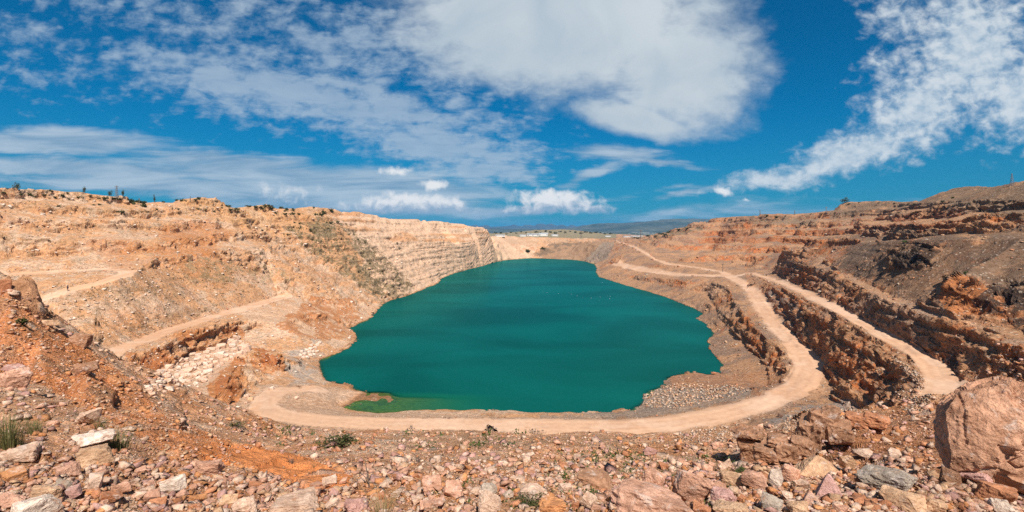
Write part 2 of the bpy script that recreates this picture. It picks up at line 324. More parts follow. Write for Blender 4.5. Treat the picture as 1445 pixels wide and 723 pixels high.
# displacement along the normal, octave by octave, only what the mesh can carry
disp = np.zeros(X.size); RK = rock.ravel(); FGr = FG.ravel(); CM = calm.ravel(); SP = spacing.ravel(); RT = right.ravel()
farm = smooth(1500, 3000, DD).ravel()
for wl in (22., 11., 5.5, 2.7, 1.35, .7, .35, .18, .09):
    act = np.clip((wl/SP-2.0)/3.0, 0, 1)
    sel = (act > 0) & (FGr > 0) if wl < 0.6 else act > 0
    if wl > 9: sel &= FGr < 1
    n = np.zeros(X.size); n[sel] = vnoise(p1r[sel]/wl+wl*7.7)
    rg = 1-2*np.abs(n)
    k = np.where(FGr > .5, 0.055, 0.035+0.05*RK+0.02*RT+(.03*RT*RK if 2 < wl < 12 else 0)+(0.03+.05*RK)*LF*(wl < 6)+.24*FE+.09*OUTC.ravel()*(wl < 6))
    if wl > 9: k = k*0.45
    rk2 = smooth(.15, .75, RK)
    disp += act*wl*k*(0.5*n+0.5*(rk2*rg+(1-rk2)*n))*(1-0.955*CM)*(1-farm)
    if wl in (5.5, 2.7, 1.35, .35, .7):
        s2 = sel & (RK > 0.12)
        if wl < 1: s2 = sel & (FGr > 0.3)
        c = np.zeros(X.size); st = np.array([1, 1, 1.9])
        c[s2] = cells((p1r[s2] if wl < 1 else p1[s2]*st+.5*wl*np.stack([n[s2]]*3, 1))/wl)
        disp += act*wl*((0.13+.10*LF*smooth(420, 250, DD).ravel()-.05*LF*smooth(300, 450, DD).ravel())*np.clip(RK*1.4, 0, 1)*(1-FGr)+0.07*FGr*(wl < 1))*c*(1-CM)
# strata: thin horizontal ledges on rock faces
stn = vnoise(np.stack([p1[:, 0]/40, p1[:, 1]/40, p1[:, 2]/1.1], 1))
disp += 0.55*np.clip(RK*1.3, 0, 1)*(1-FGr)*(1-CM)*np.sign(stn)*np.abs(stn)**.5*np.clip(5/np.maximum(SP*4, 1), 0, 1)
hillm = ((DD > 3000)).ravel()
disp[hillm] = 0
hz = fbm(p1[hillm]/np.array([900., 900., 900.]), 5, .55)
nn = nrm.reshape(-1, 3).copy()
wet = smooth(0.0, 1.5, np.abs(ZV)).ravel()
lake_in = (ZV < -0.3).ravel()
disp *= (smooth(-1.6, -.2, ZV)*(.55+.45*wet.reshape(ZV.shape))).ravel()
nn[:, :2] *= np.where(FGr > .5, .6, 1.0)[:, None]
out = p1+nn*disp[:, None]
out[hillm, 2] += hz*np.clip((out[hillm, 2]-5)/150, 0, 1)*40
# wheel ruts in the haul roads
rut = np.zeros(X.shape)
for k in 'ABEL':
    for off in (1.4,): rut += np.exp(-((rd[k]-off)/0.55)**2)

pos = out.reshape(X.shape+(3,))
nrm = normals(pos); nz = nrm[..., 2]
ZF = pos[..., 2]; PXf = CX+F*pos[..., 0]/np.maximum(pos[..., 1], .1); PYf = HY-F*(ZF-H)/np.maximum(pos[..., 1], .1)

# ------------------------------------------------------------------ what the ground is made of (base colours of soils and rocks)
def C3(*a): return np.array(a, float)
def lerp(a, b, t): return a+(b-a)*t[..., None]
shp = X.shape
N = lambda wl, octs=4, g=.55: fbm(p1r/wl, octs, g).reshape(shp)
n30, n8, n2, nf = N(30.), N(8.), N(2.2, 3), N(.45, 3, .65)
nst = vnoise(np.stack([p1[:, 0]/60, p1[:, 1]/60, p1[:, 2]/2.6], 1)).reshape(shp)
dx, dy = n8*7, n2*5+n8*3
def zone(poly, soft=1.0, d0=60, d1=1e6):
    return (inpoly(PXf+dx*soft, PYf+dy*soft, poly) & (DD > d0) & (DD < d1)).astype(float)
def put(c, poly, k=1.0, soft=1.0, d0=60, d1=1e6, var=None):
    global alb
    m = zone(poly, soft, d0, d1)*k
    if var is not None: m = m*var
    alb = lerp(alb, np.broadcast_to(c, alb.shape), m)
SAND, PALE, ORANGE, RUST = C3(.57,.31,.16), C3(.64,.45,.315), C3(.45,.165,.048), C3(.36,.105,.03)
alb = np.broadcast_to(SAND, shp+(3,)).copy()
alb = lerp(alb, np.broadcast_to(PALE, alb.shape), smooth(-.35, .55, n8+.6*n2)*.8)
alb = lerp(alb, np.broadcast_to(ORANGE, alb.shape), smooth(.25, .9, n30+.5*n8)*.45)
alb = lerp(alb, np.broadcast_to(C3(.36,.25,.16), alb.shape), smooth(.25, .9, n2+.6*nf)*.6)
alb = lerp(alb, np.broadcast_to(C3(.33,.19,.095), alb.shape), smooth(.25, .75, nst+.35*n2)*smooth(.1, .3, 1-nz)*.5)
# pale limestone wall beyond the scrub slope
put(PALE*1.08, [(470,305),(560,300),(700,318),(760,350),(740,368),(560,425),(520,400),(500,345)], .7)
put(PALE*1.02, [(330,440),(440,420),(540,430),(520,455),(470,470),(380,475)], .5)
alb = lerp(alb, np.broadcast_to(C3(.56,.27,.115), alb.shape), zone([(470,290),(700,315),(720,345),(560,345),(480,320)])*smooth(.1, .5, nst+.3*n8)*.7)
put(ORANGE, [(230,318),(300,312),(330,330),(300,345),(225,345)], .55); put(ORANGE, [(200,350),(300,345),(310,357),(215,362)], .4)
put(C3(.55,.30,.13), [(250,275),(420,288),(480,310),(400,330),(260,305)], .4)
# scrub covered scree
put(C3(.19,.135,.065), [(410,322),(455,310),(500,325),(545,365),(585,405),(575,420),(540,425),(480,385),(430,350)], .85, 1.3, var=smooth(-.75, .35, n8+.8*n2+.5*nf))
put(C3(.30,.20,.10), [(245,370),(330,365),(350,385),(330,400),(265,398)], .7, 1.2, var=smooth(-.4, .5, n2+.5*nf))
put(C3(.33,.23,.12), [(340,380),(400,385),(410,400),(370,402)], .6, var=smooth(-.2, .6, n2))
# orange cuts around the boulder field
for pz in ([(175,500),(235,492),(260,520),(240,535),(190,530)], [(245,470),(330,455),(350,475),(300,490),(255,490)], [(360,492),(395,498),(405,520),(375,530),(350,515)], [(300,510),(345,505),(350,540),(335,575),(295,565)],
           [(440,420),(500,425),(515,455),(480,480),(440,480),(390,460)]):
    put(ORANGE, pz, .8, .8, var=smooth(-1.0, .3, n2+n8))
put(RUST, [(365,495),(390,500),(395,515),(370,515)], .7, .6); put(RUST, [(195,505),(235,500),(245,520),(205,525)], .5, .6); put(RUST, [(310,530),(335,530),(335,560),(305,560)], .5, .6)
put(PALE*.98, [(225,520),(330,480),(350,488),(300,540),(220,562)], .7, .6)
put(C3(.40,.335,.28), [(425,495),(452,488),(462,530),(445,545),(400,548),(405,520)], .75, 2.2, var=smooth(-.9, .4, n8+n2))      # grey crushed-stone apron
put(C3(.40,.30,.21), [(230,570),(340,575),(370,600),(300,605),(230,600)], .7, 1)
put(C3(.52,.335,.22), [(365,545),(470,545),(520,556),(480,580),(700,588),(900,592),(900,612),(450,610),(365,590)], .75, .5, 95, 250)
shoreband = smooth(1.6, .3, ZF)*smooth(-1.2, .2, ZF)*(DD > 95)
alb = lerp(alb, np.broadcast_to(C3(.50,.24,.11), alb.shape), shoreband*.6*(X < 20))
alb = lerp(alb, np.broadcast_to(C3(.66,.47,.33), alb.shape), smooth(1.6, .9, ZF)*smooth(.25, .6, ZF)*(DD > 95)*.5*smooth(-.3, .4, n8)*(X < 60))
alb = lerp(alb, np.broadcast_to(C3(.20,.10,.045), alb.shape), smooth(.32, .1, ZF)*(DD > 95)*.7)
alb = lerp(alb, np.broadcast_to(C3(.40,.24,.09), alb.shape), (ZF < -.1)*1.0*(DD > 95)*(DD < 950))
# right side of the pit; the hill's cloud dimming is put into its colours
RSIDE = (((PXf > 840) & (DD > 100) & (X > 20)) & (DD < 1600)).astype(float)*np.clip(smooth(835, 850, PXf), 0, 1)
B_ = lambda *c: np.broadcast_to(C3(*c), alb.shape)
steep_c = lerp(B_(.45,.22,.11), B_(.47,.16,.055), smooth(-.35, .5, n8+.5*n30))
steep_c = lerp(steep_c, B_(.50,.28,.15), smooth(.1, .8, n2+.4*nf)*.7)
steep_c = lerp(steep_c, B_(.32,.215,.15), smooth(.1, .6, -n30+.4*n8)*.7)
steep_c = lerp(steep_c, B_(.20,.125,.085), smooth(.3, .95, nst+.5*n2+.3*n8)*.65)
flat_c = lerp(B_(.42,.235,.13), B_(.27,.17,.115), smooth(-.2, .6, n8+.5*n2+.4*n30))
rc = lerp(flat_c, steep_c, smooth(.07, .20, 1-nz))
alb = lerp(alb, rc, RSIDE)
greyscree = C3(.165,.11,.075)
put(greyscree, [(1150,330),(1290,330),(1445,318),(1700,300),(1700,470),(1445,440),(1390,392),(1345,390),(1290,420),(1240,400),(1180,380),(1200,355)], .85, 1.2, var=smooth(-1.2, -.2, n8+.5*n2))
put(C3(.29,.165,.095), [(1240,345),(1340,350),(1345,395),(1290,425),(1230,400)], .55, 1.2)
put(C3(.21,.14,.09), [(1165,298),(1195,284),(1300,283),(1350,262),(1700,230),(1700,310),(1445,310),(1330,290),(1180,312)], .85, 1, var=smooth(-1.3, -.1, n8+.6*n2))
put(C3(.19,.155,.105), [(1055,305),(1150,302),(1150,318),(1060,316)], .55, 1)
put(C3(.30,.085,.032), [(1180,318),(1320,295),(1360,300),(1340,322),(1160,328)], .65, 1, var=smooth(.06, .2, 1-nz)); put(C3(.38,.13,.045), [(1000,330),(1200,325),(1290,335),(1200,350),(1000,350)], .6, 1, var=smooth(.06, .22, 1-nz))
put(C3(.44,.16,.055), [(1325,400),(1350,388),(1390,400),(1400,425),(1370,445),(1335,440)], .85, .6)
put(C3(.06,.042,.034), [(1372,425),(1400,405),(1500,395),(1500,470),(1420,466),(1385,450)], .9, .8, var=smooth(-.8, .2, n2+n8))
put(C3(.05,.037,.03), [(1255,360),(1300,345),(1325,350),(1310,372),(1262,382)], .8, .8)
put(C3(.17,.125,.10), [(1095,365),(1160,372),(1180,390),(1200,415),(1180,420),(1140,400),(1090,390)], .6, 1, var=smooth(-.8, .3, n2+n8))
put(C3(.18,.14,.12), [(1075,405),(1095,415),(1130,430),(1120,470),(1090,445)], .7, .8, var=smooth(-.8, .3, n2+n8))
put(C3(.48,.17,.06), [(1130,375),(1145,380),(1150,395),(1120,400)], .8, .5)
put(C3(.29,.235,.19), [(907,565),(915,550),(960,545),(1010,555),(1060,545),(1060,560),(960,580),(885,590),(760,590),(760,586),(880,580)], .7, .7, 95)
put(C3(.27,.235,.21), [(1130,575),(1200,560),(1215,580),(1180,600),(1080,600)], .7, .8, 95)
put(C3(.42,.20,.10), [(945,530),(985,522),(1030,530),(1090,520),(1100,545),(1040,548),(950,545)], .55, .7)
# far end
put(C3(.30,.185,.11), [(748,360),(780,343),(860,340),(850,365),(830,370),(780,366)], .85, .25, 700)
put(C3(.14,.10,.065), [(757,358),(775,345),(800,340),(816,342),(800,352),(762,362)], .75, .35, 700, 1100, var=smooth(-.5, .3, n8+.4*n30))
put(C3(.26,.21,.165), [(825,368),(850,342),(868,342),(858,365),(840,372)], .7, .2, 700, 1000)
put(C3(.54,.37,.245), [(690,345),(742,336),(760,345),(752,362),(700,372)], .7, .4, 700, 1100, var=smooth(-.5, .3, n8))
put(ORANGE, [(720,345),(745,340),(757,352),(740,360)], .5, .4, 700, 1100, var=smooth(-.2, .5, n8+.5*n2))
put(C3(.48,.31,.19), [(700,332),(800,336),(800,342),(720,345)], .6, .2, 850, 1200)
put(C3(.20,.19,.115), [(680,318),(870,318),(870,338),(680,334)], .85, .1, 1150, 2500)
put(C3(.10,.105,.06), [(900,336),(985,318),(995,325),(905,342)], .6, .3, 400, 1200, var=smooth(-.5, .4, n8+n30))
mfar = smooth(2200, 2800, DD)
farc = lerp(np.broadcast_to(C3(.075,.085,.055), alb.shape), np.broadcast_to(C3(.03,.05,.03), alb.shape), smooth(-.3, .4, fbm(p1/420., 4).reshape(shp)))
farc = lerp(farc, np.broadcast_to(C3(.42,.40,.34), alb.shape), smooth(.45, .7, fbm(p1/260.+9, 3).reshape(shp))*.8*(DD < 5600))
alb = lerp(alb, farc, mfar)
# roads
rcol = np.broadcast_to(C3(.60,.375,.24), alb.shape)
trk = np.zeros(shp)
for k in rd: trk = np.maximum(trk, (rd[k] < 8)*(0.5+0.5*np.sin(rd[k]*2.3+wig*1.0+.8)))
rcol = lerp(rcol, np.broadcast_to(C3(.42,.23,.135), alb.shape), np.clip(trk*.7*smooth(-1.0, .3, n8)+.3*np.clip(rut, 0, 1)+.25*smooth(.0, .8, n30), 0, .8))
rcol = lerp(rcol, np.broadcast_to(C3(.70,.49,.35), alb.shape), np.clip(smooth(.1, .9, n8+.5*trk)*.5, 0, 1))
alb = lerp(alb, rcol, np.clip(ROAD*1.0, 0, 1)*(X < 1e9))
# foreground soil
n1, n05 = N(.9, 4), N(.12, 4, .7)
fgc = lerp(np.broadcast_to(C3(.58,.305,.165), alb.shape), np.broadcast_to(C3(.64,.43,.29), alb.shape), smooth(-.3, .6, n1+.6*n05))
fgc = lerp(fgc, np.broadcast_to(C3(.58,.255,.10), alb.shape), smooth(.0, .7, n2+.4*n05)*.7)
alb = lerp(alb, fgc, FG)
ORZ = C3(.74,.265,.088)
put(ORZ, [(-200,420),(0,405),(60,450),(120,490),(190,535),(240,590),(330,625),(330,660),(240,640),(150,590),(60,545),(-200,520)], .8, 1, 1.5, 60, var=smooth(-1.0, .3, n1+.5*n05))
put(ORZ*1.05, [(270,630),(370,632),(440,648),(500,672),(490,690),(430,692),(360,665),(290,655)], .92, 1, 1.5, 60)
put(C3(.42,.26,.155), [(560,610),(900,618),(880,640),(650,640),(540,628)], .6, 1, 12, 90)
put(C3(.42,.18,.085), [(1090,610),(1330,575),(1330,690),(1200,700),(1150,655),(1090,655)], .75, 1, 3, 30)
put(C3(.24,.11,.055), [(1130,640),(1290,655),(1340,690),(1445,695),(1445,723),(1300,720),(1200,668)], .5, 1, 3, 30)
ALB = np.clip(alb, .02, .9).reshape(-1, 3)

# ------------------------------------------------------------------ node helpers and materials
def mat(name):
    m = bpy.data.materials.new(name); m.use_nodes = True
    nt = m.node_tree; nt.nodes.clear()
    return m, nt
def nd(nt, t, props=None, **inp):
    n = nt.nodes.new(t)
    for k, v in (props or {}).items(): setattr(n, k, v)
    for k, v in inp.items():
        s = n.inputs[int(k[1:])] if k[0] == 'i' and k[1:].isdigit() else n.inputs[k.replace('_', ' ')]
        if hasattr(v, 'is_linked') or isinstance(v, bpy.types.NodeSocket): nt.links.new(v, s)
        else: s.default_value = v
    return n
def math_(nt, op, a, b=None, clamp=False):
    n = nt.nodes.new('ShaderNodeMath'); n.operation = op; n.use_clamp = clamp
    for i, v in enumerate((a, b)):
        if v is None: continue
        if isinstance(v, bpy.types.NodeSocket): nt.links.new(v, n.inputs[i])
        else: n.inputs[i].default_value = v
    return n.outputs[0]
def mixc(nt, f, a, b, blend='MIX'):
    n = nt.nodes.new('ShaderNodeMix'); n.data_type = 'RGBA'; n.blend_type = blend; n.clamp_factor = True
    for s, v in ((n.inputs['Factor'], f), (n.inputs[6], a), (n.inputs[7], b)):
        if isinstance(v, bpy.types.NodeSocket): nt.links.new(v, s)
        else: s.default_value = v if not isinstance(v, tuple) or len(v) == 4 else v+(1,)
    return n.outputs[2]
def ramp(nt, x, a, b):
    n = nt.nodes.new('ShaderNodeMapRange'); n.interpolation_type = 'SMOOTHSTEP'
    nt.links.new(x, n.inputs[0]); n.inputs[1].default_value = a; n.inputs[2].default_value = b
    return n.outputs[0]
def finish(nt, bsdf):
    o = nt.nodes.new('ShaderNodeOutputMaterial'); nt.links.new(bsdf, o.inputs['Surface'])

def ground_material(name, speck=1.0, bumpy=1.0, mott=1.0):
    m, nt = mat(name)
    pos_ = nd(nt, 'ShaderNodeNewGeometry').outputs['Position']
    a = nd(nt, 'ShaderNodeAttribute', dict(attribute_name='albedo')).outputs['Color']
    dist = nd(nt, 'ShaderNodeVectorMath', dict(operation='LENGTH'), i0=pos_).outputs['Value']
    n1 = nd(nt, 'ShaderNodeTexNoise', Vector=pos_, Scale=.9, Detail=9.0, Roughness=.68).outputs['Fac']
    n2 = nd(nt, 'ShaderNodeTexNoise', Vector=pos_, Scale=5.0, Detail=7.0, Roughness=.72).outputs['Fac']
    vor = nd(nt, 'ShaderNodeTexVoronoi', Vector=pos_, Scale=1.15)
    vorf = nd(nt, 'ShaderNodeTexVoronoi', Vector=pos_, Scale=13.0)
    v = ramp(nt, n1, .30, .72)
    c = mixc(nt, mott, a, mixc(nt, v, (.70,.66,.62), (1.22,1.22,1.22)), 'MULTIPLY')
    c = mixc(nt, mott, c, mixc(nt, ramp(nt, n2, .30, .70), (.76,.72,.70), (1.2,1.2,1.2)), 'MULTIPLY')
    stone = math_(nt, 'MULTIPLY', ramp(nt, vor.outputs['Distance'], .42, .20), ramp(nt, nd(nt, 'ShaderNodeSeparateColor', i0=vor.outputs['Color']).outputs[0], .62, .80))
    c = mixc(nt, math_(nt, 'MULTIPLY', stone, .70*speck), c, mixc(nt, .7, a, (.66,.53,.42)))
    dark = math_(nt, 'MULTIPLY', ramp(nt, vor.outputs['Distance'], .30, .12), ramp(nt, nd(nt, 'ShaderNodeSeparateColor', i0=vor.outputs['Color']).outputs[1], .80, .88))
    c = mixc(nt, math_(nt, 'MULTIPLY', dark, .65*speck), c, (.16,.10,.06))
    h = math_(nt, 'ADD', math_(nt, 'MULTIPLY', n1, 1.0), math_(nt, 'MULTIPLY', stone, .30*speck))
    b1 = nd(nt, 'ShaderNodeBump', Strength=.75*bumpy, Distance=1.2, Height=h).outputs['Normal']
    hf = math_(nt, 'ADD', n2, math_(nt, 'MULTIPLY', ramp(nt, vorf.outputs['Distance'], .5, .1), .5*speck))
    b2 = nd(nt, 'ShaderNodeBump', Strength=.55*bumpy, Distance=.06, Height=hf, Normal=b1).outputs['Normal']
    p = nd(nt, 'ShaderNodeBsdfPrincipled', Base_Color=c, Roughness=.95, Normal=b2); p.inputs['Specular IOR Level'].default_value = .12
    finish(nt, p.outputs[0]); return m
M_ground = ground_material('quarry_soil'); M_road = ground_material('dusty_road', .08, .10, .34)

m, nt = mat('far_hillside'); a = nd(nt, 'ShaderNodeAttribute', dict(attribute_name='albedo')).outputs['Color']
pp = nd(nt, 'ShaderNodeNewGeometry').outputs['Position']; n = nd(nt, 'ShaderNodeTexNoise', Vector=pp, Scale=.012, Detail=8.0, Roughness=.65).outputs['Fac']
c = mixc(nt, 1.0, a, mixc(nt, ramp(nt, n, .35, .65), (.6,.65,.6), (1.3,1.25,1.2)), 'MULTIPLY')
finish(nt, nd(nt, 'ShaderNodeBsdfPrincipled', Base_Color=c, Roughness=1.0).outputs[0]); M_hill = m

def rock_material(name, attr):
    m, nt = mat(name)
    geo = nd(nt, 'ShaderNodeNewGeometry'); pos_ = geo.outputs['Position']
    a = nd(nt, 'ShaderNodeAttribute', dict(attribute_name='albedo')).outputs['Color'] if attr else nd(nt, 'ShaderNodeObjectInfo').outputs['Color']
    if not attr:
        rnd = nd(nt, 'ShaderNodeObjectInfo').outputs['Random']
        pos_ = nd(nt, 'ShaderNodeVectorMath', dict(operation='ADD'), i0=pos_, i1=nd(nt, 'ShaderNodeCombineXYZ', X=math_(nt, 'MULTIPLY', rnd, 60.), Y=math_(nt, 'MULTIPLY', rnd, 31.)).outputs[0]).outputs[0]
    n1 = nd(nt, 'ShaderNodeTexNoise', Vector=pos_, Scale=3.4, Detail=9.0, Roughness=.70, Distortion=.15).outputs['Fac']
    n2 = nd(nt, 'ShaderNodeTexNoise', Vector=pos_, Scale=16.0, Detail=7.0, Roughness=.72).outputs['Fac']
    n3 = nd(nt, 'ShaderNodeTexNoise', Vector=pos_, Scale=6.5, Detail=7.0, Roughness=.66, Distortion=.5).outputs['Fac']
    c = mixc(nt, 1.0, a, mixc(nt, ramp(nt, n1, .30, .70), (.66,.60,.55), (1.2,1.2,1.2)), 'MULTIPLY')
    c = mixc(nt, 1.0, c, mixc(nt, ramp(nt, n2, .30, .70), (.74,.68,.66), (1.18,1.18,1.18)), 'MULTIPLY')
    c = mixc(nt, math_(nt, 'MULTIPLY', ramp(nt, n3, .56, .66), .55), c, (.64,.52,.44))          # pale calcite patches
    c = mixc(nt, math_(nt, 'MULTIPLY', ramp(nt, n3, .43, .32), .60), c, (.36,.15,.065))         # rust stains
    h = math_(nt, 'ADD', n1, math_(nt, 'MULTIPLY', n2, .35))
    b = nd(nt, 'ShaderNodeBump', Strength=.75, Distance=.12, Height=h).outputs['Normal']
    p = nd(nt, 'ShaderNodeBsdfPrincipled', Base_Color=c, Roughness=.88, Normal=b); p.inputs['Specular IOR Level'].default_value = .2
    finish(nt, p.outputs[0]); return m
M_rock = rock_material('limestone', False); M_rubble = rock_material('broken_limestone', True)

def plain(name, col, rough=.8, noise=.3, scale=8.0, metal=0.0):
    m, nt = mat(name)
    pos_ = nd(nt, 'ShaderNodeNewGeometry').outputs['Position']
    n = nd(nt, 'ShaderNodeTexNoise', Vector=pos_, Scale=scale, Detail=4.0).outputs['Fac']
    c = mixc(nt, n, tuple(x*(1-noise) for x in col), tuple(min(1, x*(1+noise)) for x in col))
    finish(nt, nd(nt, 'ShaderNodeBsdfPrincipled', Base_Color=c, Roughness=rough, Metallic=metal).outputs[0]); return m
def leafmat(name, c1, c2):
    m, nt = mat(name)
    geo = nd(nt, 'ShaderNodeNewGeometry'); r = geo.outputs['Random Per Island']
    c = mixc(nt, r, c1, c2)
    d = nd(nt, 'ShaderNodeBsdfDiffuse', Color=c).outputs[0]; t = nd(nt, 'ShaderNodeBsdfTranslucent', Color=c).outputs[0]
    finish(nt, nd(nt, 'ShaderNodeMixShader', i0=.3, i1=d, i2=t).outputs[0]); return m
M_leaf = leafmat('shrub_leaves', (.045,.055,.018), (.12,.12,.05)); M_green = leafmat('fresh_leaves', (.045,.08,.022), (.12,.155,.05)); M_dry = leafmat('dry_grass', (.22,.15,.07), (.42,.31,.16))
M_olive = leafmat('wiry_grass', (.10,.11,.035), (.26,.22,.10)); M_dead = leafmat('dead_twigs', (.14,.10,.08), (.28,.22,.18)); M_scrub = leafmat('low_scrub', (.085,.07,.03), (.17,.135,.06))
M_bark = plain('bark', (.12,.09,.07)); M_wood = plain('weathered_timber', (.13,.10,.08)); M_steel = plain('galvanised_steel', (.16,.17,.19), .5); M_wall = plain('pale_render', (.66,.64,.60), scale=.3, noise=.1); M_roof = plain('sheet_roof', (.42,.44,.46), .6, scale=.3); M_dark = plain('dark_opening', (.05,.05,.06))
M_feather = plain('white_feathers', (.55,.56,.56)); M_cloth = plain('dark_clothing', (.035,.02,.03)); M_skin = plain('skin', (.42,.24,.16))

# water: turbid teal, clear only in the shallows
m, nt = mat('lake_water'); pos_ = nd(nt, 'ShaderNodeNewGeometry').outputs['Position']
dep = nd(nt, 'ShaderNodeAttribute', dict(attribute_name='depth')).outputs['Fac']
big = nd(nt, 'ShaderNodeTexNoise', Vector=nd(nt, 'ShaderNodeVectorMath', dict(operation='MULTIPLY'), i0=pos_, i1=(.012,.02,0)).outputs[0], Scale=1.0, Detail=4.0, Distortion=.5).outputs['Fac']
deep = mixc(nt, ramp(nt, big, .3, .7), (.0009,.052,.041), (.0014,.088,.071))
silt = nd(nt, 'ShaderNodeAttribute', dict(attribute_name='silt')).outputs['Fac']
c = mixc(nt, math_(nt, 'MULTIPLY', silt, ramp(nt, dep, 2.6, .2)), deep, (.005,.125,.068))
wv1 = nd(nt, 'ShaderNodeTexNoise', Vector=nd(nt, 'ShaderNodeVectorMath', dict(operation='MULTIPLY'), i0=pos_, i1=(.5,1.1,1)).outputs[0], Scale=1.0, Detail=4.0).outputs['Fac']
patch = nd(nt, 'ShaderNodeTexNoise', Vector=nd(nt, 'ShaderNodeVectorMath', dict(operation='MULTIPLY'), i0=pos_, i1=(.008,.03,1)).outputs[0], Scale=1.0, Detail=3.0, Distortion=1.0).outputs['Fac']
bn = nd(nt, 'ShaderNodeBump', Strength=.25, Distance=.08, Height=math_(nt, 'MULTIPLY', wv1, ramp(nt, patch, .3, .65))).outputs['Normal']
dif = nd(nt, 'ShaderNodeBsdfDiffuse', Color=c).outputs[0]; glo = nd(nt, 'ShaderNodeBsdfGlossy', Color=(.22,.85,.95,1), Roughness=.22, Normal=bn).outputs[0]
fc = math_(nt, 'POWER', nd(nt, 'ShaderNodeLayerWeight', Blend=.5).outputs['Facing'], 7.0)
p = nd(nt, 'ShaderNodeMixShader', i0=math_(nt, 'ADD', math_(nt, 'MULTIPLY', fc, .34), .015), i1=dif, i2=glo)
tr = nd(nt, 'ShaderNodeBsdfTransparent', Color=(.52,.84,.60,1)).outputs[0]
fac = math_(nt, 'SUBTRACT', 1.0, math_(nt, 'POWER', 2.718, math_(nt, 'MULTIPLY', dep, -2.1)), True)
finish(nt, nd(nt, 'ShaderNodeMixShader', i0=fac, i1=tr, i2=p.outputs[0]).outputs[0]); M_water = m

# ------------------------------------------------------------------ mesh builders
def mesh_np(name, verts, faces, colors=None, smooth_=False, attr='albedo'):
    """faces: (n,k) array of one polygon size"""
    me = bpy.data.meshes.new(name); nv, nf = len(verts), len(faces); k = faces.shape[1]
    me.vertices.add(nv); me.vertices.foreach_set('co', np.ascontiguousarray(verts, np.float32).ravel())
    me.loops.add(nf*k); me.loops.foreach_set('vertex_index', np.ascontiguousarray(faces, np.int32).ravel())
    me.polygons.add(nf); me.polygons.foreach_set('loop_start', np.arange(0, nf*k, k, dtype=np.int32)); me.polygons.foreach_set('loop_total', np.full(nf, k, np.int32))
    if smooth_: me.polygons.foreach_set('use_smooth', np.ones(nf, bool))
    me.update(calc_edges=True)
    if colors is not None:
        a = me.attributes.new(attr, 'FLOAT_COLOR', 'POINT'); a.data.foreach_set('color', np.concatenate([colors, np.ones((nv, 1))], 1).astype(np.float32).ravel())
    return me
def link(name, me, material=None, parent=None, label=None, cat=None, group=None, kind=None):
    o = bpy.data.objects.new(name, me); COL.objects.link(o)
    if material is not None and me is not None and not me.materials: me.materials.append(material)
    if parent: o.parent = parent
    for k, v in (('label', label), ('category', cat), ('group', group), ('kind', kind)):
        if v: o[k] = v
    return o
idx = np.arange(X.size).reshape(shp)
quads = np.stack([idx[:-1, :-1], idx[1:, :-1], idx[1:, 1:], idx[:-1, 1:]], -1)
fr = ROAD[:-1, :-1] > .5; fh = (DD[:-1, :-1] > 2600) & ~fr; fg_ = ~fr & ~fh
allv = pos.reshape(-1, 3)
def sub(mask):
    q = quads[mask]; u, inv = np.unique(q, return_inverse=True)
    return allv[u], inv.reshape(q.shape), ALB[u]
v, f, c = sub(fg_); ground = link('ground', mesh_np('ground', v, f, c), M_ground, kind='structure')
v, f, c = sub(fr); road = link('road', mesh_np('road', v, f, c), M_road, kind='structure')
v, f, c = sub(fh); hills = link('hills', mesh_np('hills', v, f, c, True), M_hill, kind='structure')
# water sheet
wx, wy = np.meshgrid(np.arange(-150, 170, 2.0), np.concatenate([np.arange(100, 220, 1.0), np.arange(220, 930, 3.0)]), indexing='ij')
wd = -base_z(wx.ravel(), wy.ravel())
wi = np.arange(wx.size).reshape(wx.shape); wq = np.stack([wi[:-1, :-1], wi[1:, :-1], wi[1:, 1:], wi[:-1, 1:]], -1).reshape(-1, 4)
keep = inpoly(wx, wy, poly_lake) | (polydist(wx.ravel(), wy.ravel(), poly_lake+poly_lake[:1]).reshape(wx.shape) < 5); wq = wq[keep[:-1, :-1].ravel()]
u, inv = np.unique(wq, return_inverse=True); wv = np.stack([wx.ravel(), wy.ravel(), np.zeros(wx.size)], 1)[u]
me = mesh_np('water', wv, inv.reshape(-1, 4), smooth_=True); px_ = CX+F*wv[:, 0]/wv[:, 1]; py_ = HY+F*H/wv[:, 1]; at = me.attributes.new('silt', 'FLOAT', 'POINT'); at.data.foreach_set('value', (smooth(760, 600, px_)*smooth(550, 561, py_)).astype(np.float32)); at = me.attributes.new('depth', 'FLOAT', 'POINT'); at.data.foreach_set('value', np.clip(wd[u], 0, 20).astype(np.float32))
link('water', me, M_water, kind='structure')

bpy.context.view_layer.update()
def hit(px, py):
    best = None
    for k in range(24):                                  # just below the skyline where the line of sight passes over it
        d = Vector(((px-CX)/F, 1, -(py+.6*k-HY)/F)).normalized()
        for o in (ground, road, hills):
            ok, loc, nor, _ = o.ray_cast(CAM, d)
            if ok and (best is None or (loc-CAM).length < (best-CAM).length): best = loc
        if best is not None and (best.y < 2600 or py > 336): break
    return best
def drop(x, y):
    best = None
    for o in (ground, road, hills):
        ok, loc, nor, _ = o.ray_cast(Vector((x, y, 500)), Vector((0, 0, -1)))
        if ok and (best is None or loc.z > best.z): best = loc
    return best if best else Vector((x, y, 0))

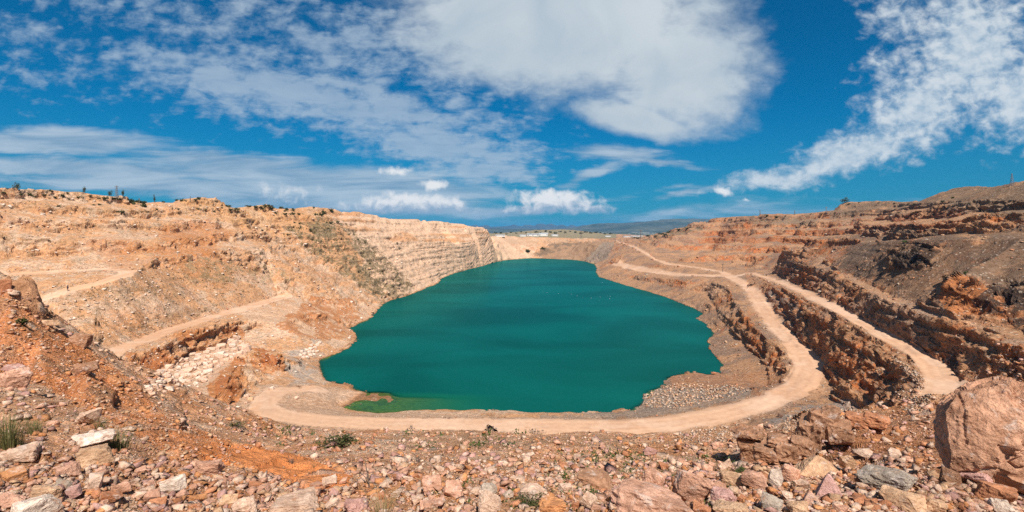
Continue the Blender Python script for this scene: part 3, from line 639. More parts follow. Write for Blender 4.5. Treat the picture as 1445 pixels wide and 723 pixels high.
# ------------------------------------------------------------------ loose rocks
def hull_bm(pts):
    bm = bmesh.new()
    for p in pts: bm.verts.new(p)
    r = bmesh.ops.convex_hull(bm, input=bm.verts)
    dead = [g for g in r['geom_interior']+r['geom_unused'] if isinstance(g, bmesh.types.BMVert)]
    bmesh.ops.delete(bm, geom=list(set(dead)), context='VERTS')
    return bm
def chunk_points(rg, n=10, box=.2):
    pts = []
    for sx in (-1, 1):
        for sy in (-1, 1):
            for sz in (-1, 1):
                pts.append((sx*(.5-rg.uniform(0, box)), sy*(.5-rg.uniform(0, box)), sz*(.5-rg.uniform(0, box*1.3))))
    for _ in range(n):
        v = Vector((rg.gauss(0, 1), rg.gauss(0, 1), rg.gauss(0, 1))).normalized()*rg.uniform(.46, .6)
        pts.append(tuple(v))
    return pts
def roughen(bm, cuts, amp, seed, scale=(1, 1, 1), fr=2.6, crag=0.0):
    bmesh.ops.triangulate(bm, faces=bm.faces)
    # chamfer the sharpest corners a little, then carry the roughness on a finer mesh
    bmesh.ops.bevel(bm, geom=[e for e in bm.edges], offset=.012, segments=1, affect='EDGES', profile=.5)
    bmesh.ops.triangulate(bm, faces=bm.faces)
    for _ in range(cuts):
        long = [e for e in bm.edges if e.calc_length() > .09]
        if not long: break
        bmesh.ops.subdivide_edges(bm, edges=long, cuts=1); bmesh.ops.triangulate(bm, faces=bm.faces)
    bm.normal_update()
    co = np.array([v.co for v in bm.verts]); no = np.array([v.normal for v in bm.verts])
    q = co*np.array(scale)/max(scale)+seed*3.71
    d = amp*(fbm(q*fr, 4, .55)*.32+.40*fbm(q*fr*2.6+5, 4, .65, True))
    if crag: d = d+crag*(cells(q*fr*1.6)*.6+cells(q*fr*3.4+3)*.35)
    co = co+no*d[:, None]
    for v, c in zip(bm.verts, co): v.co = c
def to_mesh(bm, name):
    me = bpy.data.meshes.new(name); bm.to_mesh(me); bm.free(); return me
def rock_mesh(seed, n=9, box=.22, cuts=3, amp=.05, flatness=1.0, crag=.0):
    rg = random.Random(seed)
    bm = hull_bm(chunk_points(rg, n, box)); roughen(bm, cuts, amp, seed, crag=crag)
    return to_mesh(bm, 'rock')
TINTS = dict(pink=(.63,.365,.25), tan=(.60,.385,.235), pale=(.68,.485,.36), white=(.72,.59,.48), mauve=(.53,.31,.26), grey=(.46,.385,.31), rust=(.50,.225,.115), brown=(.38,.21,.125), dark=(.18,.11,.08), orange=(.60,.28,.12))
def size_of(p, wpx, hpx):
    d = p.y; s = d/F
    w = wpx*s; dep = .72*w; ph = math.atan2(H-p.z, d)
    h = max(.38*w, (hpx*s-.5*dep*math.sin(ph))/math.cos(ph))
    return w, dep, h
def place_rock(name, me, px, py, wpx, hpx, tint, label, cat='rock', group=None, rz=None, tilt=.12, seed=0, sink=.16, taken=None):
    p = hit(px, py)
    w, dep, h = size_of(p, wpx, hpx); rg = random.Random(seed*17+3)
    o = link(name, me, M_rock, label=label, cat=cat, group=group)
    rz = rg.uniform(-.25, .25)+(math.pi if rg.random() < .5 else 0) if rz is None else rz
    fwd = Vector((p.x, p.y, 0)).normalized()
    o.rotation_euler = (rg.uniform(-tilt, tilt), rg.uniform(-tilt, tilt), rz-math.atan2(p.x, p.y))
    o.scale = (w*1.0, dep, h*1.16)
    o.location = p+fwd*dep*.38+Vector((0, 0, h*(.5-sink)))
    j = rg.uniform(.9, 1.1); t = TINTS[tint]; o.color = (t[0]*j, t[1]*j, t[2]*j, 1)
    return o
heroes = [
 (1256,691,74,35,'grey','long greyish-brown boulder with a rounded top lying below the huge boulder',.18,1.0),
 (1271,722,60,34,'tan','flat pale tan rock in front of the long greyish-brown boulder',.1,1.0),
 (1408,711,54,36,'rust','rust-red block with a flat sunlit top below the huge boulder',.16,1.0),
 (1342,684,25,20,'brown','small brown block tucked under the shaded left foot of the huge boulder',.16,1.0),
 (1376,687,46,27,'mauve','dusky mauve rock half in the shade beneath the huge boulder',.2,1.0),
 (1412,729,33,26,'white','whitish speckled rock at the bottom edge under the rust-red block',.2,1.0),
 (1316,730,38,28,'tan','buff rock at the bottom edge between the flat pale rock and the rust-red block',.2,1.0),
 (1262,650,19,20,'pale','small pale upright stone alone on the shaded rubble left of the huge boulder',.2,1.0),
 (1170,704,39,36,'mauve','pyramid-shaped dusky pink rock with a pointed top',.5,1.0),
 (1157,673,64,29,'tan','long tan slab sloping down behind the pyramid-shaped rock',.28,1.0),
 (1198,666,28,26,'tan','angular tan block standing on its corner behind the pointed pink rock',.1,1.0),
 (1217,648,30,16,'pale','pale flat stone lying just above the angular tan block',.2,1.0),
 (1113,681,32,26,'pink','pinkish block below the dark layered ledge with yellow-white stone to its left',.14,1.0),
 (1066,692,40,29,'pink','broad pink rock with a flat top below the overhanging ledge block',.14,1.0),
 (1095,688,20,26,'white','yellowish-white stone wedged against the broad pink rock',.2,1.0),
 (1144,714,27,22,'pink','pink rounded rock in front of the pyramid-shaped rock',.22,1.0),
 (1087,725,33,27,'grey','whitish-grey rock with a rounded top near the bottom edge',.24,1.0),
 (1127,728,28,20,'tan','tan rock cut by the bottom edge right of the whitish-grey rock',.2,1.0),
 (918,742,122,50,'pink','largest flat pink slab with cracks, cut by the bottom edge',.1,.8),
 (922,689,34,30,'pink','barrel-like pink rock with its right end in dark shade',.16,1.0),
 (977,709,54,50,'pink','tall pink boulder standing right behind the cracked flat slab',.18,1.0),
 (1011,697,25,20,'pink','flat-faced pink rock leaning on the right of the tall pink boulder',.16,1.0),
 (1020,711,42,21,'mauve','long pinkish-mauve slab lying in front of the tall pink boulder',.1,1.0),
 (1031,732,44,22,'tan','wide orange-tan rock at the bottom edge below the long mauve slab',.2,1.0),
 (989,728,26,19,'rust','reddish rock in the gap beside the right tip of the cracked slab',.2,1.0),
 (880,714,39,23,'mauve','wedge-shaped mauve rock with a dark right side left of the cracked slab',.2,1.0),
 (1034,688,39,23,'tan','weathered tan rock under the low green plant',.22,1.0),
 (1022,664,18,19,'pale','narrow upright pale stone beside the low green plant',.22,1.0),
 (839,690,52,26,'brown','brownish flat slab with grooves lying amid weeds',.12,.8),
 (920,643,21,13,'mauve','mauve stone near the top of the rubble, paler than its neighbours',.2,1.0),
 (688,700,29,20,'grey','greyish rock with dark parallel stripes',.16,1.0),
 (691,727,35,32,'pale','whitish pink rock directly in front of the striped rock',.16,1.0),
 (752,711,48,30,'pale','pale pink boulder with a sunlit right face and shaded left end',.18,1.0),
 (777,728,50,28,'orange','orange-stained rock in front of the pale boulder with the shaded end',.18,1.0),
 (640,701,31,24,'pink','squarish pink rock with a dark crack on its left',.14,1.0),
 (611,697,32,24,'pink','pink rock left of the dark crack, its neighbour of the same colour',.14,1.0),
 (717,705,18,13,'white','small whitish stone between the striped rock and the pale boulder',.2,1.0),
 (831,717,22,22,'pale','pale buff rock near the bottom edge below the grooved slab',.2,1.0),
 (499,726,30,21,'mauve','lilac-pink rock left of the dry grass tuft',.16,1.0),
 (470,720,22,17,'pale','pale rounded stone left of the lilac-pink rock',.2,1.0),
 (414,730,72,24,'pale','wide pale slab flush with the ground at the bottom edge',.12,.7),
 (243,697,37,24,'white','whitish-grey angular rock standing out on orange rubble',.16,1.0),
 (347,724,34,27,'pale','large pale pink rock with a white face at the bottom edge',.16,1.0),
 (321,719,27,22,'tan','buff rock touching the left of the large pale pink rock',.2,1.0),
 (296,671,40,24,'pink','pink slab on the broken edge of the orange bank, dark crack beside it',.08,1.0),
 (277,711,23,13,'orange','orange-stained stone between the whitish-grey rock and the pale pink rock',.22,1.0),
 (216,710,21,21,'pink','pink stone touching the lower left of the whitish-grey rock',.2,1.0),
 (27,653,49,33,'pale','broad pale boulder with a white streak in front of the wiry grass',.16,1.0),
 (127,631,54,20,'white','flat-topped whitish rock perched above the brown boulder',.1,.9),
 (137,656,44,30,'tan','brown and white boulder carrying the flat-topped rock',.2,1.0),
 (97,675,31,24,'pink','pink rock sloping to the right amid orange rubble on the left',.2,1.0),
 (68,713,46,35,'tan','bent tan rock casting a dark shadow to its lower right',.22,1.0),
 (89,693,21,18,'grey','small light grey stone, the only grey one in its patch',.22,1.0),
 (102,704,24,20,'mauve','smooth mauve stone just right of the light grey stone',.14,1.0),
 (154,715,35,23,'rust','rust-pink rock with an orange chip beside it',.18,1.0),
 (170,698,25,22,'pink','pink block above the rust-pink rock',.14,1.0),
 (134,692,22,24,'pale','pale faceted rock left of the pink block',.16,1.0),
 (48,742,60,46,'white','biggest white-streaked rock in the lower left corner',.18,1.0),
 (14,720,34,26,'pink','pink rock cut by the left edge beside the white-streaked rock',.2,1.0),
 (24,682,33,23,'orange','orange rock in front of the broad pale boulder',.16,1.0),
 (126,602,30,32,'pale','upright pale rock with a dark right side above the flat-topped rock',.2,1.0),
 (21,549,42,35,'pink','large pinkish boulder alone on the orange slope with shade at its right',.2,1.0),
 (18,526,30,12,'mauve','flat mauve rock behind the large pinkish boulder on the orange slope',.2,1.0),
 (6,415,16,24,'rust','red rock at the very top of the orange slope by the left edge',.2,1.0),
 (72,463,24,14,'tan','tan rock jutting from the crest of the orange slope',.2,1.0),
 (113,489,26,20,'brown','brown rock overhanging the crest of the orange slope',.2,1.0),
 (122,528,30,22,'brown','brown broken rock with a dark hollow halfway down the orange slope',.24,1.0),
 (163,545,26,18,'orange','orange rock below the dark hollow on the orange slope',.2,1.0),
 (348,562,8,6,'pale','pale boulder on the shelf by the loop track, left one of a close pair',.2,1.0),
 (354,566,9,6,'tan','yellowish boulder on the shelf by the loop track, right one of a close pair',.2,1.0),
 (383,551,9,6,'white','white boulder at the foot of the orange mound by the upper track',.2,1.0),
 (419,564,7,5,'pale','lone pale boulder inside the bend of the loop track',.2,1.0),
 (457,544,6,5,'grey','dark grey boulder on the bank where the grey apron meets the lake',.2,1.0),
 (1007,529,9,5,'rust','red boulder at the waterline of the rocky point on the right shore',.2,1.0),
 (1101,590,8,8,'dark','black rock beside the grey rubble below the main haul road',.2,1.0),
]
SPOTS = []
for k, (px, py, w, h, tint, label, tilt, fl) in enumerate(heroes):
    big = w > 24
    sd_ = 100+k; rg = random.Random(sd_)
    if 'pyramid' in label:
        bm = hull_bm([(-.5,-.4,-.5),(.5,-.45,-.5),(.5,.45,-.5),(-.45,.5,-.5),(-.42,-.42,-.3),(.47,-.4,-.25),(-.06,.0,.5),(.02,.05,.48),(-.2,.3,.15),(.3,.25,.0)]); roughen(bm, 3, .03, sd_); me = to_mesh(bm, 'rock'); tilt = .04; rz = .1
    else:
        me = rock_mesh(sd_, n=rg.choice((2, 3, 5)), box=rg.uniform(.26, .44), cuts=4 if big else 2, amp=.045, crag=.020 if big else 0); rz = None
    name = 'boulder' if 'boulder' in label else 'stone' if 'stone' in label else 'rock'
    place_rock(name, me, px, py, w, h, tint, label, cat=name, tilt=min(tilt, .2), rz=rz, seed=sd_)
    SPOTS.append((px, py-h*.4, max(w*.5, 6)))
# the huge boulder at the right edge
p = hit(1400, 692); s = p.y/F
hp = [(0,.15,.20),(.03,.0,.42),(.02,.3,.55),(.08,.05,.04),(.10,.2,.78),(.22,.12,.86),(.30,.30,1.02),(.42,.0,.52),(.40,-.10,.30),(.46,.22,1.05),(.62,.02,.80),(.66,-.12,.48),(.60,-.08,.16),(.80,.30,1.18),(.95,.05,.92),(1.02,-.10,.62),(1.0,-.02,.12),
      (1.10,.35,1.24),(1.35,.12,.98),(1.40,-.02,.6),(1.65,.4,1.16),(1.75,.2,.5),(1.7,.9,.9),(1.2,1.25,1.1),(.7,1.2,.95),(.25,.95,.7),(.1,.7,.3),(.5,1.3,.2),(1.5,1.4,.3),(1.5,.1,.0),(.3,.1,-.12),(1.2,.2,-.12),(.4,1.0,-.1)]
bm = hull_bm([(x/1.75-.5, y/1.75-.3, z/1.75-.35) for x, y, z in hp])
rg = random.Random(5)
for _ in range(14):                                      # knock flat faces off the hull
    nv = Vector((rg.gauss(-.2, 1), rg.gauss(-.5, 1), rg.gauss(.3, .8))).normalized(); reach = max(v.co.dot(nv) for v in bm.verts)
    g = bmesh.ops.bisect_plane(bm, geom=bm.verts[:]+bm.edges[:]+bm.faces[:], plane_co=nv*(reach-rg.uniform(.02, .055)), plane_no=nv, clear_outer=True)
    ed_ = [x for x in g['geom_cut'] if isinstance(x, bmesh.types.BMEdge)]
    if len(ed_) > 2: bmesh.ops.contextual_create(bm, geom=ed_)
bmesh.ops.triangulate(bm, faces=bm.faces)
for _ in range(6):
    long = [e for e in bm.edges if e.calc_length() > .02]
    if not long: break
    bmesh.ops.subdivide_edges(bm, edges=long, cuts=1); bmesh.ops.triangulate(bm, faces=bm.faces)
bm.normal_update(); co = np.array([v.co for v in bm.verts]); no = np.array([v.normal for v in bm.verts])
dsp = .007*fbm(co*2.2+3, 4, .5)+.008*fbm(co*9+1, 4, .64, True)+.004*fbm(co*24, 3, .6)
for _ in range(46):                                      # conchoidal chips: small flat faces struck off the surface
    c_ = co[rg.randrange(len(co))]; nv = np.array(no[np.argmin(((co-c_)**2).sum(1))])+np.array([rg.gauss(0, .35) for _k in range(3)]); nv /= np.linalg.norm(nv); h_ = (co-c_)@nv; near_ = np.linalg.norm(co-c_, axis=1) < rg.uniform(.10, .26); cut_ = np.where(near_, np.maximum(h_+rg.uniform(-.004, .016), 0), 0); co = co-cut_[:, None]*nv
for _ in range(9):                                       # open fractures
    nv = Vector((rg.gauss(0, 1), rg.gauss(0, .5), rg.gauss(0, .8))).normalized(); nv = np.array(nv); c_ = co[rg.randrange(len(co))]
    h_ = (co-c_)@nv+.035*fbm(co*3+rg.random()*9, 3); dsp -= rg.uniform(.012, .026)*np.exp(-(h_/.009)**2)*(np.linalg.norm(co-c_, axis=1) < rg.uniform(.2, .5))
co += no*dsp[:, None]
for v, c in zip(bm.verts, co): v.co = c
k_ = 180*s
o = link('boulder', to_mesh(bm, 'boulder'), M_rock, label='huge pinkish-brown craggy boulder rising at the right edge above the stones', cat='boulder')
o.scale = (k_, k_, k_*1.16); o.location = p+Vector((66*s, .30*k_, .40*k_)); o.rotation_euler = (0, 0, -.35); o.color = (.58,.325,.205,1)
SPOTS.append((1400, 620, 90))
# bedrock ledges left of it: stacked blocks grown together
def ledge(px, py, wpx, hpx, parts, tint, label, seed):
    p = hit(px, py); s = p.y/F; bm = bmesh.new()
    for (cx, cz, w, h, dep, yo) in parts:
        rg = random.Random(seed); seed += 1
        pts = [(cx+a*w, yo+b*dep, cz+c*h) for a, b, c in chunk_points(rg, 5, .2)]
        b2 = hull_bm(pts); me = to_mesh(b2, 'tmp'); bm.from_mesh(me); bpy.data.meshes.remove(me)
    roughen(bm, 4, .035, seed, crag=.035, fr=3.2)
    o = link('rock_outcrop', to_mesh(bm, 'rock_outcrop'), M_rock, label=label, cat='rock outcrop')
    o.scale = (wpx*s, wpx*s, hpx*s*1.15); o.location = p+Vector((0, .25*wpx*s, hpx*s*.42)); o.rotation_euler = (0, 0, -math.atan2(p.x, p.y))
    t = TINTS[tint]; o.color = t+(1,); SPOTS.append((px, py-hpx*.5, wpx*.5)); return o
ledge(1067,652,44,44,[(-.05,-.25,.75,.5,.8,0),(-.08,.1,.85,.35,.9,0),(-.1,.38,.95,.28,1.0,-.05),(.3,-.1,.4,.7,.7,.1)],'brown','dark brown stacked rock block with an overhanging cap and pale top',401)
ledge(1113,659,70,36,[(-.3,-.2,.5,.5,.6,0),(.1,-.05,.5,.7,.6,.1),(-.1,.2,.4,.4,.5,.2),(.35,.15,.4,.6,.5,.2)],'brown','low shaded row of broken brown rock between the capped block and the tall ledge',421)
ledge(1171,640,66,56,[(-.25,-.1,.5,.8,.6,0),(.0,.15,.55,.7,.7,.1),(.3,.05,.5,.55,.6,.05),(.12,.38,.4,.3,.5,.1),(-.3,-.35,.4,.4,.5,-.1)],'brown','tall reddish-brown layered rock ledge with a slanting shaded face',441)
ledge(1232,612,56,26,[(-.2,0,.6,.7,.6,0),(.2,.1,.55,.6,.6,.05)],'rust','low red rock ledge running right from the tall layered ledge',461)

# pale boulders of the boulder field under the orange bank
small = [rock_mesh(900+k, n=7, box=.3, cuts=1, amp=.04) for k in range(10)]
def dart(poly, n, rmin, tries=6000, taken=()):
    xs = [a for a, b in poly]; ys = [b for a, b in poly]; out = []
    for _ in range(tries):
        x, y = random.uniform(min(xs), max(xs)), random.uniform(min(ys), max(ys))
        if not inpoly(np.array([x]), np.array([y]), poly)[0]: continue
        if any((x-a)**2+(y-b)**2 < rmin**2 for a, b in out) or any(math.hypot(x-a, y-b) < r for a, b, r in taken): continue
        out.append((x, y))
        if len(out) >= n: break
    return out
FIELD = [(222,528),(262,505),(300,492),(335,478),(352,486),(345,500),(318,512),(296,538),(262,548),(215,560),(205,548)]
for k, (x, y) in enumerate(dart(FIELD, 110, 4.6)):
    w = random.choice((5, 6, 7, 8, 9, 11, 13))*random.uniform(.85, 1.1)
    place_rock('boulder', small[k % 10], x, y, w, w*.65, random.choice(('white', 'pale', 'pale')), 'whitish boulder in the dense boulder field between the orange cuts below the left track', 'boulder', 'boulders of the pale boulder field', seed=1000+k)
for k, (x, y) in enumerate(dart([(430,492),(452,484),(448,500),(432,508),(420,503)], 16, 4.5)):
    place_rock('boulder', small[k % 10], x, y, 6, 4, 'white', 'whitish boulder in the little heap by the grey apron near the lake', 'boulder', 'boulders of the small heap by the lake', seed=1300+k)
for k, (x, y) in enumerate([(494,574),(500,575.5),(509,572),(489,573)]):
    place_rock('stone', small[k], x, y, 3.2, 2.2, 'dark', 'dark stone lying in the brown shallows of the inlet', 'stone', 'dark stones in the shallow inlet', seed=1400+k)
# bigger stones of the near rubble
mid_ = [rock_mesh(700+k, n=2, box=.42, cuts=3, amp=.04, crag=.014) for k in range(12)]
NEARP = [(0,640),(120,620),(240,660),(420,690),(520,660),(600,650),(760,645),(900,640),(1040,660),(1140,690),(1240,690),(1445,690),(1445,724),(0,724)]
kinds = [('pink','pinkish angular stone in the loose near rubble, about a hand across','pinkish stones of the near rubble'),('pale','pale whitish stone in the loose near rubble, about a hand across','pale stones of the near rubble'),
         ('rust','rust-brown stone in the loose near rubble, about a hand across','rust-brown stones of the near rubble')]
for k, (x, y) in enumerate(dart(NEARP, 105, 13, 9000, SPOTS)):
    t, lab, grp = kinds[random.choice((0, 0, 0, 1, 1, 2))]
    w = random.uniform(12, 24)*(.62+.38*smooth(640, 700, y)); place_rock('stone', mid_[k % 12], x, y, w, w*.62, t, lab, 'stone', grp, seed=1500+k)
    SPOTS.append((x, y-w*.2, w*.4))

# uncounted broken rock
var = []
for k in range(12):
    rg = random.Random(50+k); bm = hull_bm(chunk_points(rg, 1, .46)); bmesh.ops.triangulate(bm, faces=bm.faces); bm.verts.index_update()
    var.append((np.array([v.co for v in bm.verts]), np.array([[v.index for v in f.verts] for f in bm.faces]))); bm.free()
def scatter(name, items, label_kind='stuff', material=None):
    """items: (x, y, z, size, tint) -> one mesh of many rocks"""
    it = np.array(items); n = len(it); which = rng.integers(0, len(var), n); VV, FF, CC, off = [], [], [], 0
    for k, (bv, bf) in enumerate(var):
        s = it[which == k]; m = len(s)
        if not m: continue
        a = rng.uniform(0, 6.283, m); b = rng.normal(0, .35, m); ca, sa, cb, sb = np.cos(a), np.sin(a), np.cos(b), np.sin(b)
        q = bv[None]*(s[:, 3, None, None]*np.stack([rng.uniform(.8, 1.35, m), rng.uniform(.7, 1.1, m), rng.uniform(.5, .85, m)], 1)[:, None])
        y1 = q[..., 1]*cb[:, None]-q[..., 2]*sb[:, None]; z1 = q[..., 1]*sb[:, None]+q[..., 2]*cb[:, None]
        x2 = q[..., 0]*ca[:, None]-y1*sa[:, None]; y2 = q[..., 0]*sa[:, None]+y1*ca[:, None]
        vv = np.stack([x2+s[:, 0, None], y2+s[:, 1, None], z1+s[:, 2, None]+.16*s[:, 3, None]], -1)
        VV.append(vv.reshape(-1, 3)); FF.append((bf[None]+off+np.arange(m)[:, None, None]*len(bv)).reshape(-1, 3)); off += m*len(bv)
        CC.append(np.repeat(s[:, 4:7], len(bv), 0))
    return link(name, mesh_np(name, np.concatenate(VV), np.concatenate(FF), np.concatenate(CC)), material or M_rubble, kind=label_kind)
tn = {k: np.array(v) for k, v in TINTS.items()}
def hitg(px, py):
    d = Vector(((px-CX)/F, 1, -(py-HY)/F)).normalized(); ok, loc, nor, _ = ground.ray_cast(CAM, d); return loc if ok else None
items = []
ORANGE_P = [(270,632),(370,634),(440,650),(500,674),(480,690),(430,690),(360,664),(290,655)]
ORANGE_S = [(-200,420),(0,405),(60,450),(120,490),(190,535),(240,590),(330,625),(330,655),(240,640),(150,585),(60,545),(-200,520)]
def in1(x, y, p): return bool(inpoly(np.array([x]), np.array([y]), p)[0])
for _ in range(44000):
    px = random.uniform(-160, 1610); py = 404+330*random.random()**.66
    p = hitg(px, py)
    if p is None or p.y > 88: continue
    o1, o2 = in1(px, py, ORANGE_P), in1(px, py, ORANGE_S)
    if o1 and random.random() < .8 or o2 and random.random() < .12: continue
    s = min(15, 1.6*random.random()**-.55)*(1.35 if py > 650 else 1.0)
    if o1 or o2: s *= .7
    if p.y > 20: s = min(s*.9, 9)
    if py > 655 and not (o1 or o2) and random.random() < .15: s = random.uniform(6, 15)
    t = random.choice(('pink', 'pink', 'tan', 'pale', 'pale', 'rust', 'orange', 'mauve')) if not (o1 or o2) else random.choice(('rust', 'orange', 'orange', 'tan', 'pink'))
    c = tn[t]*random.uniform(.85, 1.12)
    items.append((p.x, p.y, p.z, s*p.y/F, *c))
for _ in range(11000):                                   # stones on the orange bank
    px, py = random.uniform(-150, 340), random.uniform(404, 665)
    if not in1(px, py, ORANGE_S): continue
    p = hitg(px, py)
    if p is None or p.y > 45: continue
    s = min(8, 1.5*random.random()**-.5); c = tn[random.choice(('orange', 'rust', 'pink', 'pink', 'tan', 'pale'))]*random.uniform(.85, 1.1); items.append((p.x, p.y, p.z, s*p.y/F, *c))
scatter('rubble', items)
items = []
LEFTW = [(-60,270),(300,290),(470,300),(700,325),(745,362),(640,385),(560,425),(500,478),(450,510),(440,560),(330,600),(220,590),(120,500),(40,450),(-60,400)]
for _ in range(20000):
    px = random.uniform(-60, 750); py = random.uniform(268, 600)
    if not in1(px, py, LEFTW): continue
    p = hitg(px, py)
    if p is None or p.y < 70 or p.z < .2: continue
    n_ = vnoise(np.array([[p.x/14, p.y/14, p.z/14]]))[0]
    if n_ < random.uniform(-.75, .35): continue
    if in1(px, py, [(410,322),(455,310),(500,325),(545,365),(585,405),(575,420),(540,425),(480,385),(430,350)]) and random.random() < .8: continue
    if in1(px, py, [(395,545),(450,500),(470,545),(440,575),(380,590)]) and random.random() < .9: continue
    s = min(1.7, .25*random.random()**-.5)*max(.55, min(1.6, p.y/220))
    c = (tn['white']*1.05 if random.random() < .45 else tn['pale'] if random.random() < .6 else tn['tan'])*random.uniform(.85, 1.08)
    items.append((p.x, p.y, p.z, s, *c))
for _ in range(12000):
    px = random.uniform(840, 1500); py = random.uniform(300, 605)
    p = hitg(px, py)
    if p is None or p.y < 45 or p.z < .2 or p.y > 900: continue
    n_ = vnoise(np.array([[p.x/11, p.y/11, p.z/11]]))[0]
    if n_ < random.uniform(-.6, .4): continue
    if p.z < 12 and py > 575 and px < 1120 and random.random() < .6: continue
    s = min(1.4, .24*random.random()**-.5)*max(.5, min(1.6, p.y/200))
    c = tn[random.choice(('brown', 'brown', 'dark', 'grey', 'tan', 'rust'))]*random.uniform(.8, 1.1)
    items.append((p.x, p.y, p.z, s, *c))
for poly, n in (([(1255,500),(1283,517),(1300,530),(1318,560),(1290,590),(1270,575),(1296,545)], 500), ([(1110,590),(1200,575),(1225,590),(1200,605),(1100,612)], 500), ([(900,575),(915,552),(960,540),(1040,545),(1060,552),(960,577)], 600), ([(955,612),(1045,598),(1060,612),(1040,625),(960,625)], 300)):
    for (x, y) in dart(poly, n, .8, n*4):
        p = hitg(x, y)
        if p is not None: items.append((p.x, p.y, p.z, max(.006*p.y/3, random.uniform(2, 5)*p.y/F), *(tn[random.choice(('grey', 'tan', 'pale', 'brown'))]*random.uniform(.8, 1.05))))
for line, w_, n in ((roadA, 3.6, 1100), (roadB, 2.6, 800), (roadE, 3.0, 300), (roadL, 3.0, 500), (roadU, 2.6, 350)):   # stones bladed off to the road edges
    L = dens(line)
    for _ in range(n):
        i = random.randrange(1, len(L)); a, b = L[i-1], L[i]; t = random.random(); x, y = a[0]+(b[0]-a[0])*t, a[1]+(b[1]-a[1])*t
        dl_ = math.hypot(b[0]-a[0], b[1]-a[1])+1e-6; off = random.choice((-1, 1))*(w_+random.gauss(.9, .8)); x += -(b[1]-a[1])/dl_*off; y += (b[0]-a[0])/dl_*off
        ok, loc, nor, _f = ground.ray_cast(Vector((x, y, 500)), Vector((0, 0, -1)))
        if ok and loc.z > .3: items.append((loc.x, loc.y, loc.z, min(.9, .16*random.random()**-.55)*max(.7, y/170), *(tn[random.choice(('tan', 'pale', 'brown', 'grey', 'rust'))]*random.uniform(.75, 1.05))))
scatter('rockfall', items)

# ------------------------------------------------------------------ plants
def leaf_blob(seed, n=150, leaf=.11, shape=(.5,.5,.42), up=.4, clumps=6):
    rg = np.random.default_rng(seed); cs = rg.normal(0, .42, (clumps, 3))*np.array(shape); cs[:, 2] = np.abs(cs[:, 2])+up*.35
    c = cs[rg.integers(0, clumps, n)]+rg.normal(0, .34, (n, 3))*np.array(shape)*.75; c[:, 2] = np.clip(c[:, 2], .02, 1.2)
    a = rg.normal(0, 1, (n, 3)); a /= np.linalg.norm(a, axis=1)[:, None]; b = np.cross(a, rg.normal(0, 1, (n, 3))); b /= np.linalg.norm(b, axis=1)[:, None]
    s = leaf*rg.uniform(.6, 1.4, (n, 1)); v = np.stack([c-a*s, c+b*s*.55, c+a*s, c-b*s*.55], 1).reshape(-1, 3)
    return mesh_np('foliage', v, np.arange(n*4).reshape(-1, 4))
def blades(seed, n, h, spread, width, curl=.5, segs=4):
    rg = np.random.default_rng(seed); V, Fc, off = [], [], 0
    for _ in range(n):
        an = rg.uniform(0, 6.283); r = spread*rg.random()**.6; bx, by = r*.35*math.cos(an), r*.35*math.sin(an); hh = h*rg.uniform(.55, 1.1); ln = rg.uniform(.15, 1)*curl
        dx_, dy_ = math.cos(an+rg.normal(0, .4)), math.sin(an+rg.normal(0, .4)); wv_ = width*rg.uniform(.6, 1.2)
        for s in range(segs+1):
            t = s/segs; x = bx+dx_*hh*ln*(t**1.6); y = by+dy_*hh*ln*(t**1.6); z = hh*(t-.35*ln*t*t); w_ = wv_*(1-t*.92)
            V += [(x-dy_*w_, y+dx_*w_, z), (x+dy_*w_, y-dx_*w_, z)]
        for s in range(segs): Fc.append((off+2*s, off+2*s+1, off+2*s+3, off+2*s+2))
        off += 2*(segs+1)
    return mesh_np('blades', np.array(V), np.array(Fc))
def tube(bm, pts, rads, n=6):
    rings = []
    for i, p in enumerate(pts):
        p = Vector(p); a = Vector(pts[max(0, i-1)]); b = Vector(pts[min(len(pts)-1, i+1)]); t = (b-a).normalized(); u = t.orthogonal().normalized(); w_ = t.cross(u)
        rings.append([bm.verts.new(p+(u*math.cos(6.283*k/n)+w_*math.sin(6.283*k/n))*rads[i]) for k in range(n)])
    for r0, r1 in zip(rings[:-1], rings[1:]):
        for k in range(n): bm.faces.new((r0[k], r0[(k+1) % n], r1[(k+1) % n], r1[k]))
    bm.faces.new(rings[0][::-1]); bm.faces.new(rings[-1])
shr = [leaf_blob(k, 130, .12) for k in range(5)]
for me_ in shr: me_.materials.append(M_leaf)
def shrub(px, py, wpx, label, group, hr=.75, k=0):
    p = hit(px, py)
    if p is None or p.y > 2500: return
    o = link('shrub', shr[k % 5], label=label, cat='shrub', group=group); w = wpx*p.y/F; o.scale = (w, w, w*hr*1.25); o.location = p-Vector((0, 0, .06*w)); o.rotation_euler = (0, 0, k*1.7)
rim = [(11,266,5),(6,272,7),(29,274,6),(72,269,6),(95,272,4),(88,276,8),(77,278,6),(96,280,5),(112,278,6),(127,277,6),(63,275,6),(42,274,8),(50,277,5),(147,280,9),(158,281,8),(162,280,7),(169,281,8),(195,280,7),(205,281,6),(186,286,12),(201,283,8),
       (230,282,5),(250,281.5,6),(257,282.5,7),(276,283,7),(280,279.5,7),(304,283,4),(323,287,7),(324,296,8),(335,297,9),(352,291,7),(361,292,8),(373,290.5,8),(380,290.5,7),(369,294,8),(381,294,9),(396,292,8),(405,295,7),(402,297,5),(414,297,6),(413,291.5,4),(467,297,10),(457,300,9),(452,303,10),(443,292.5,4)]
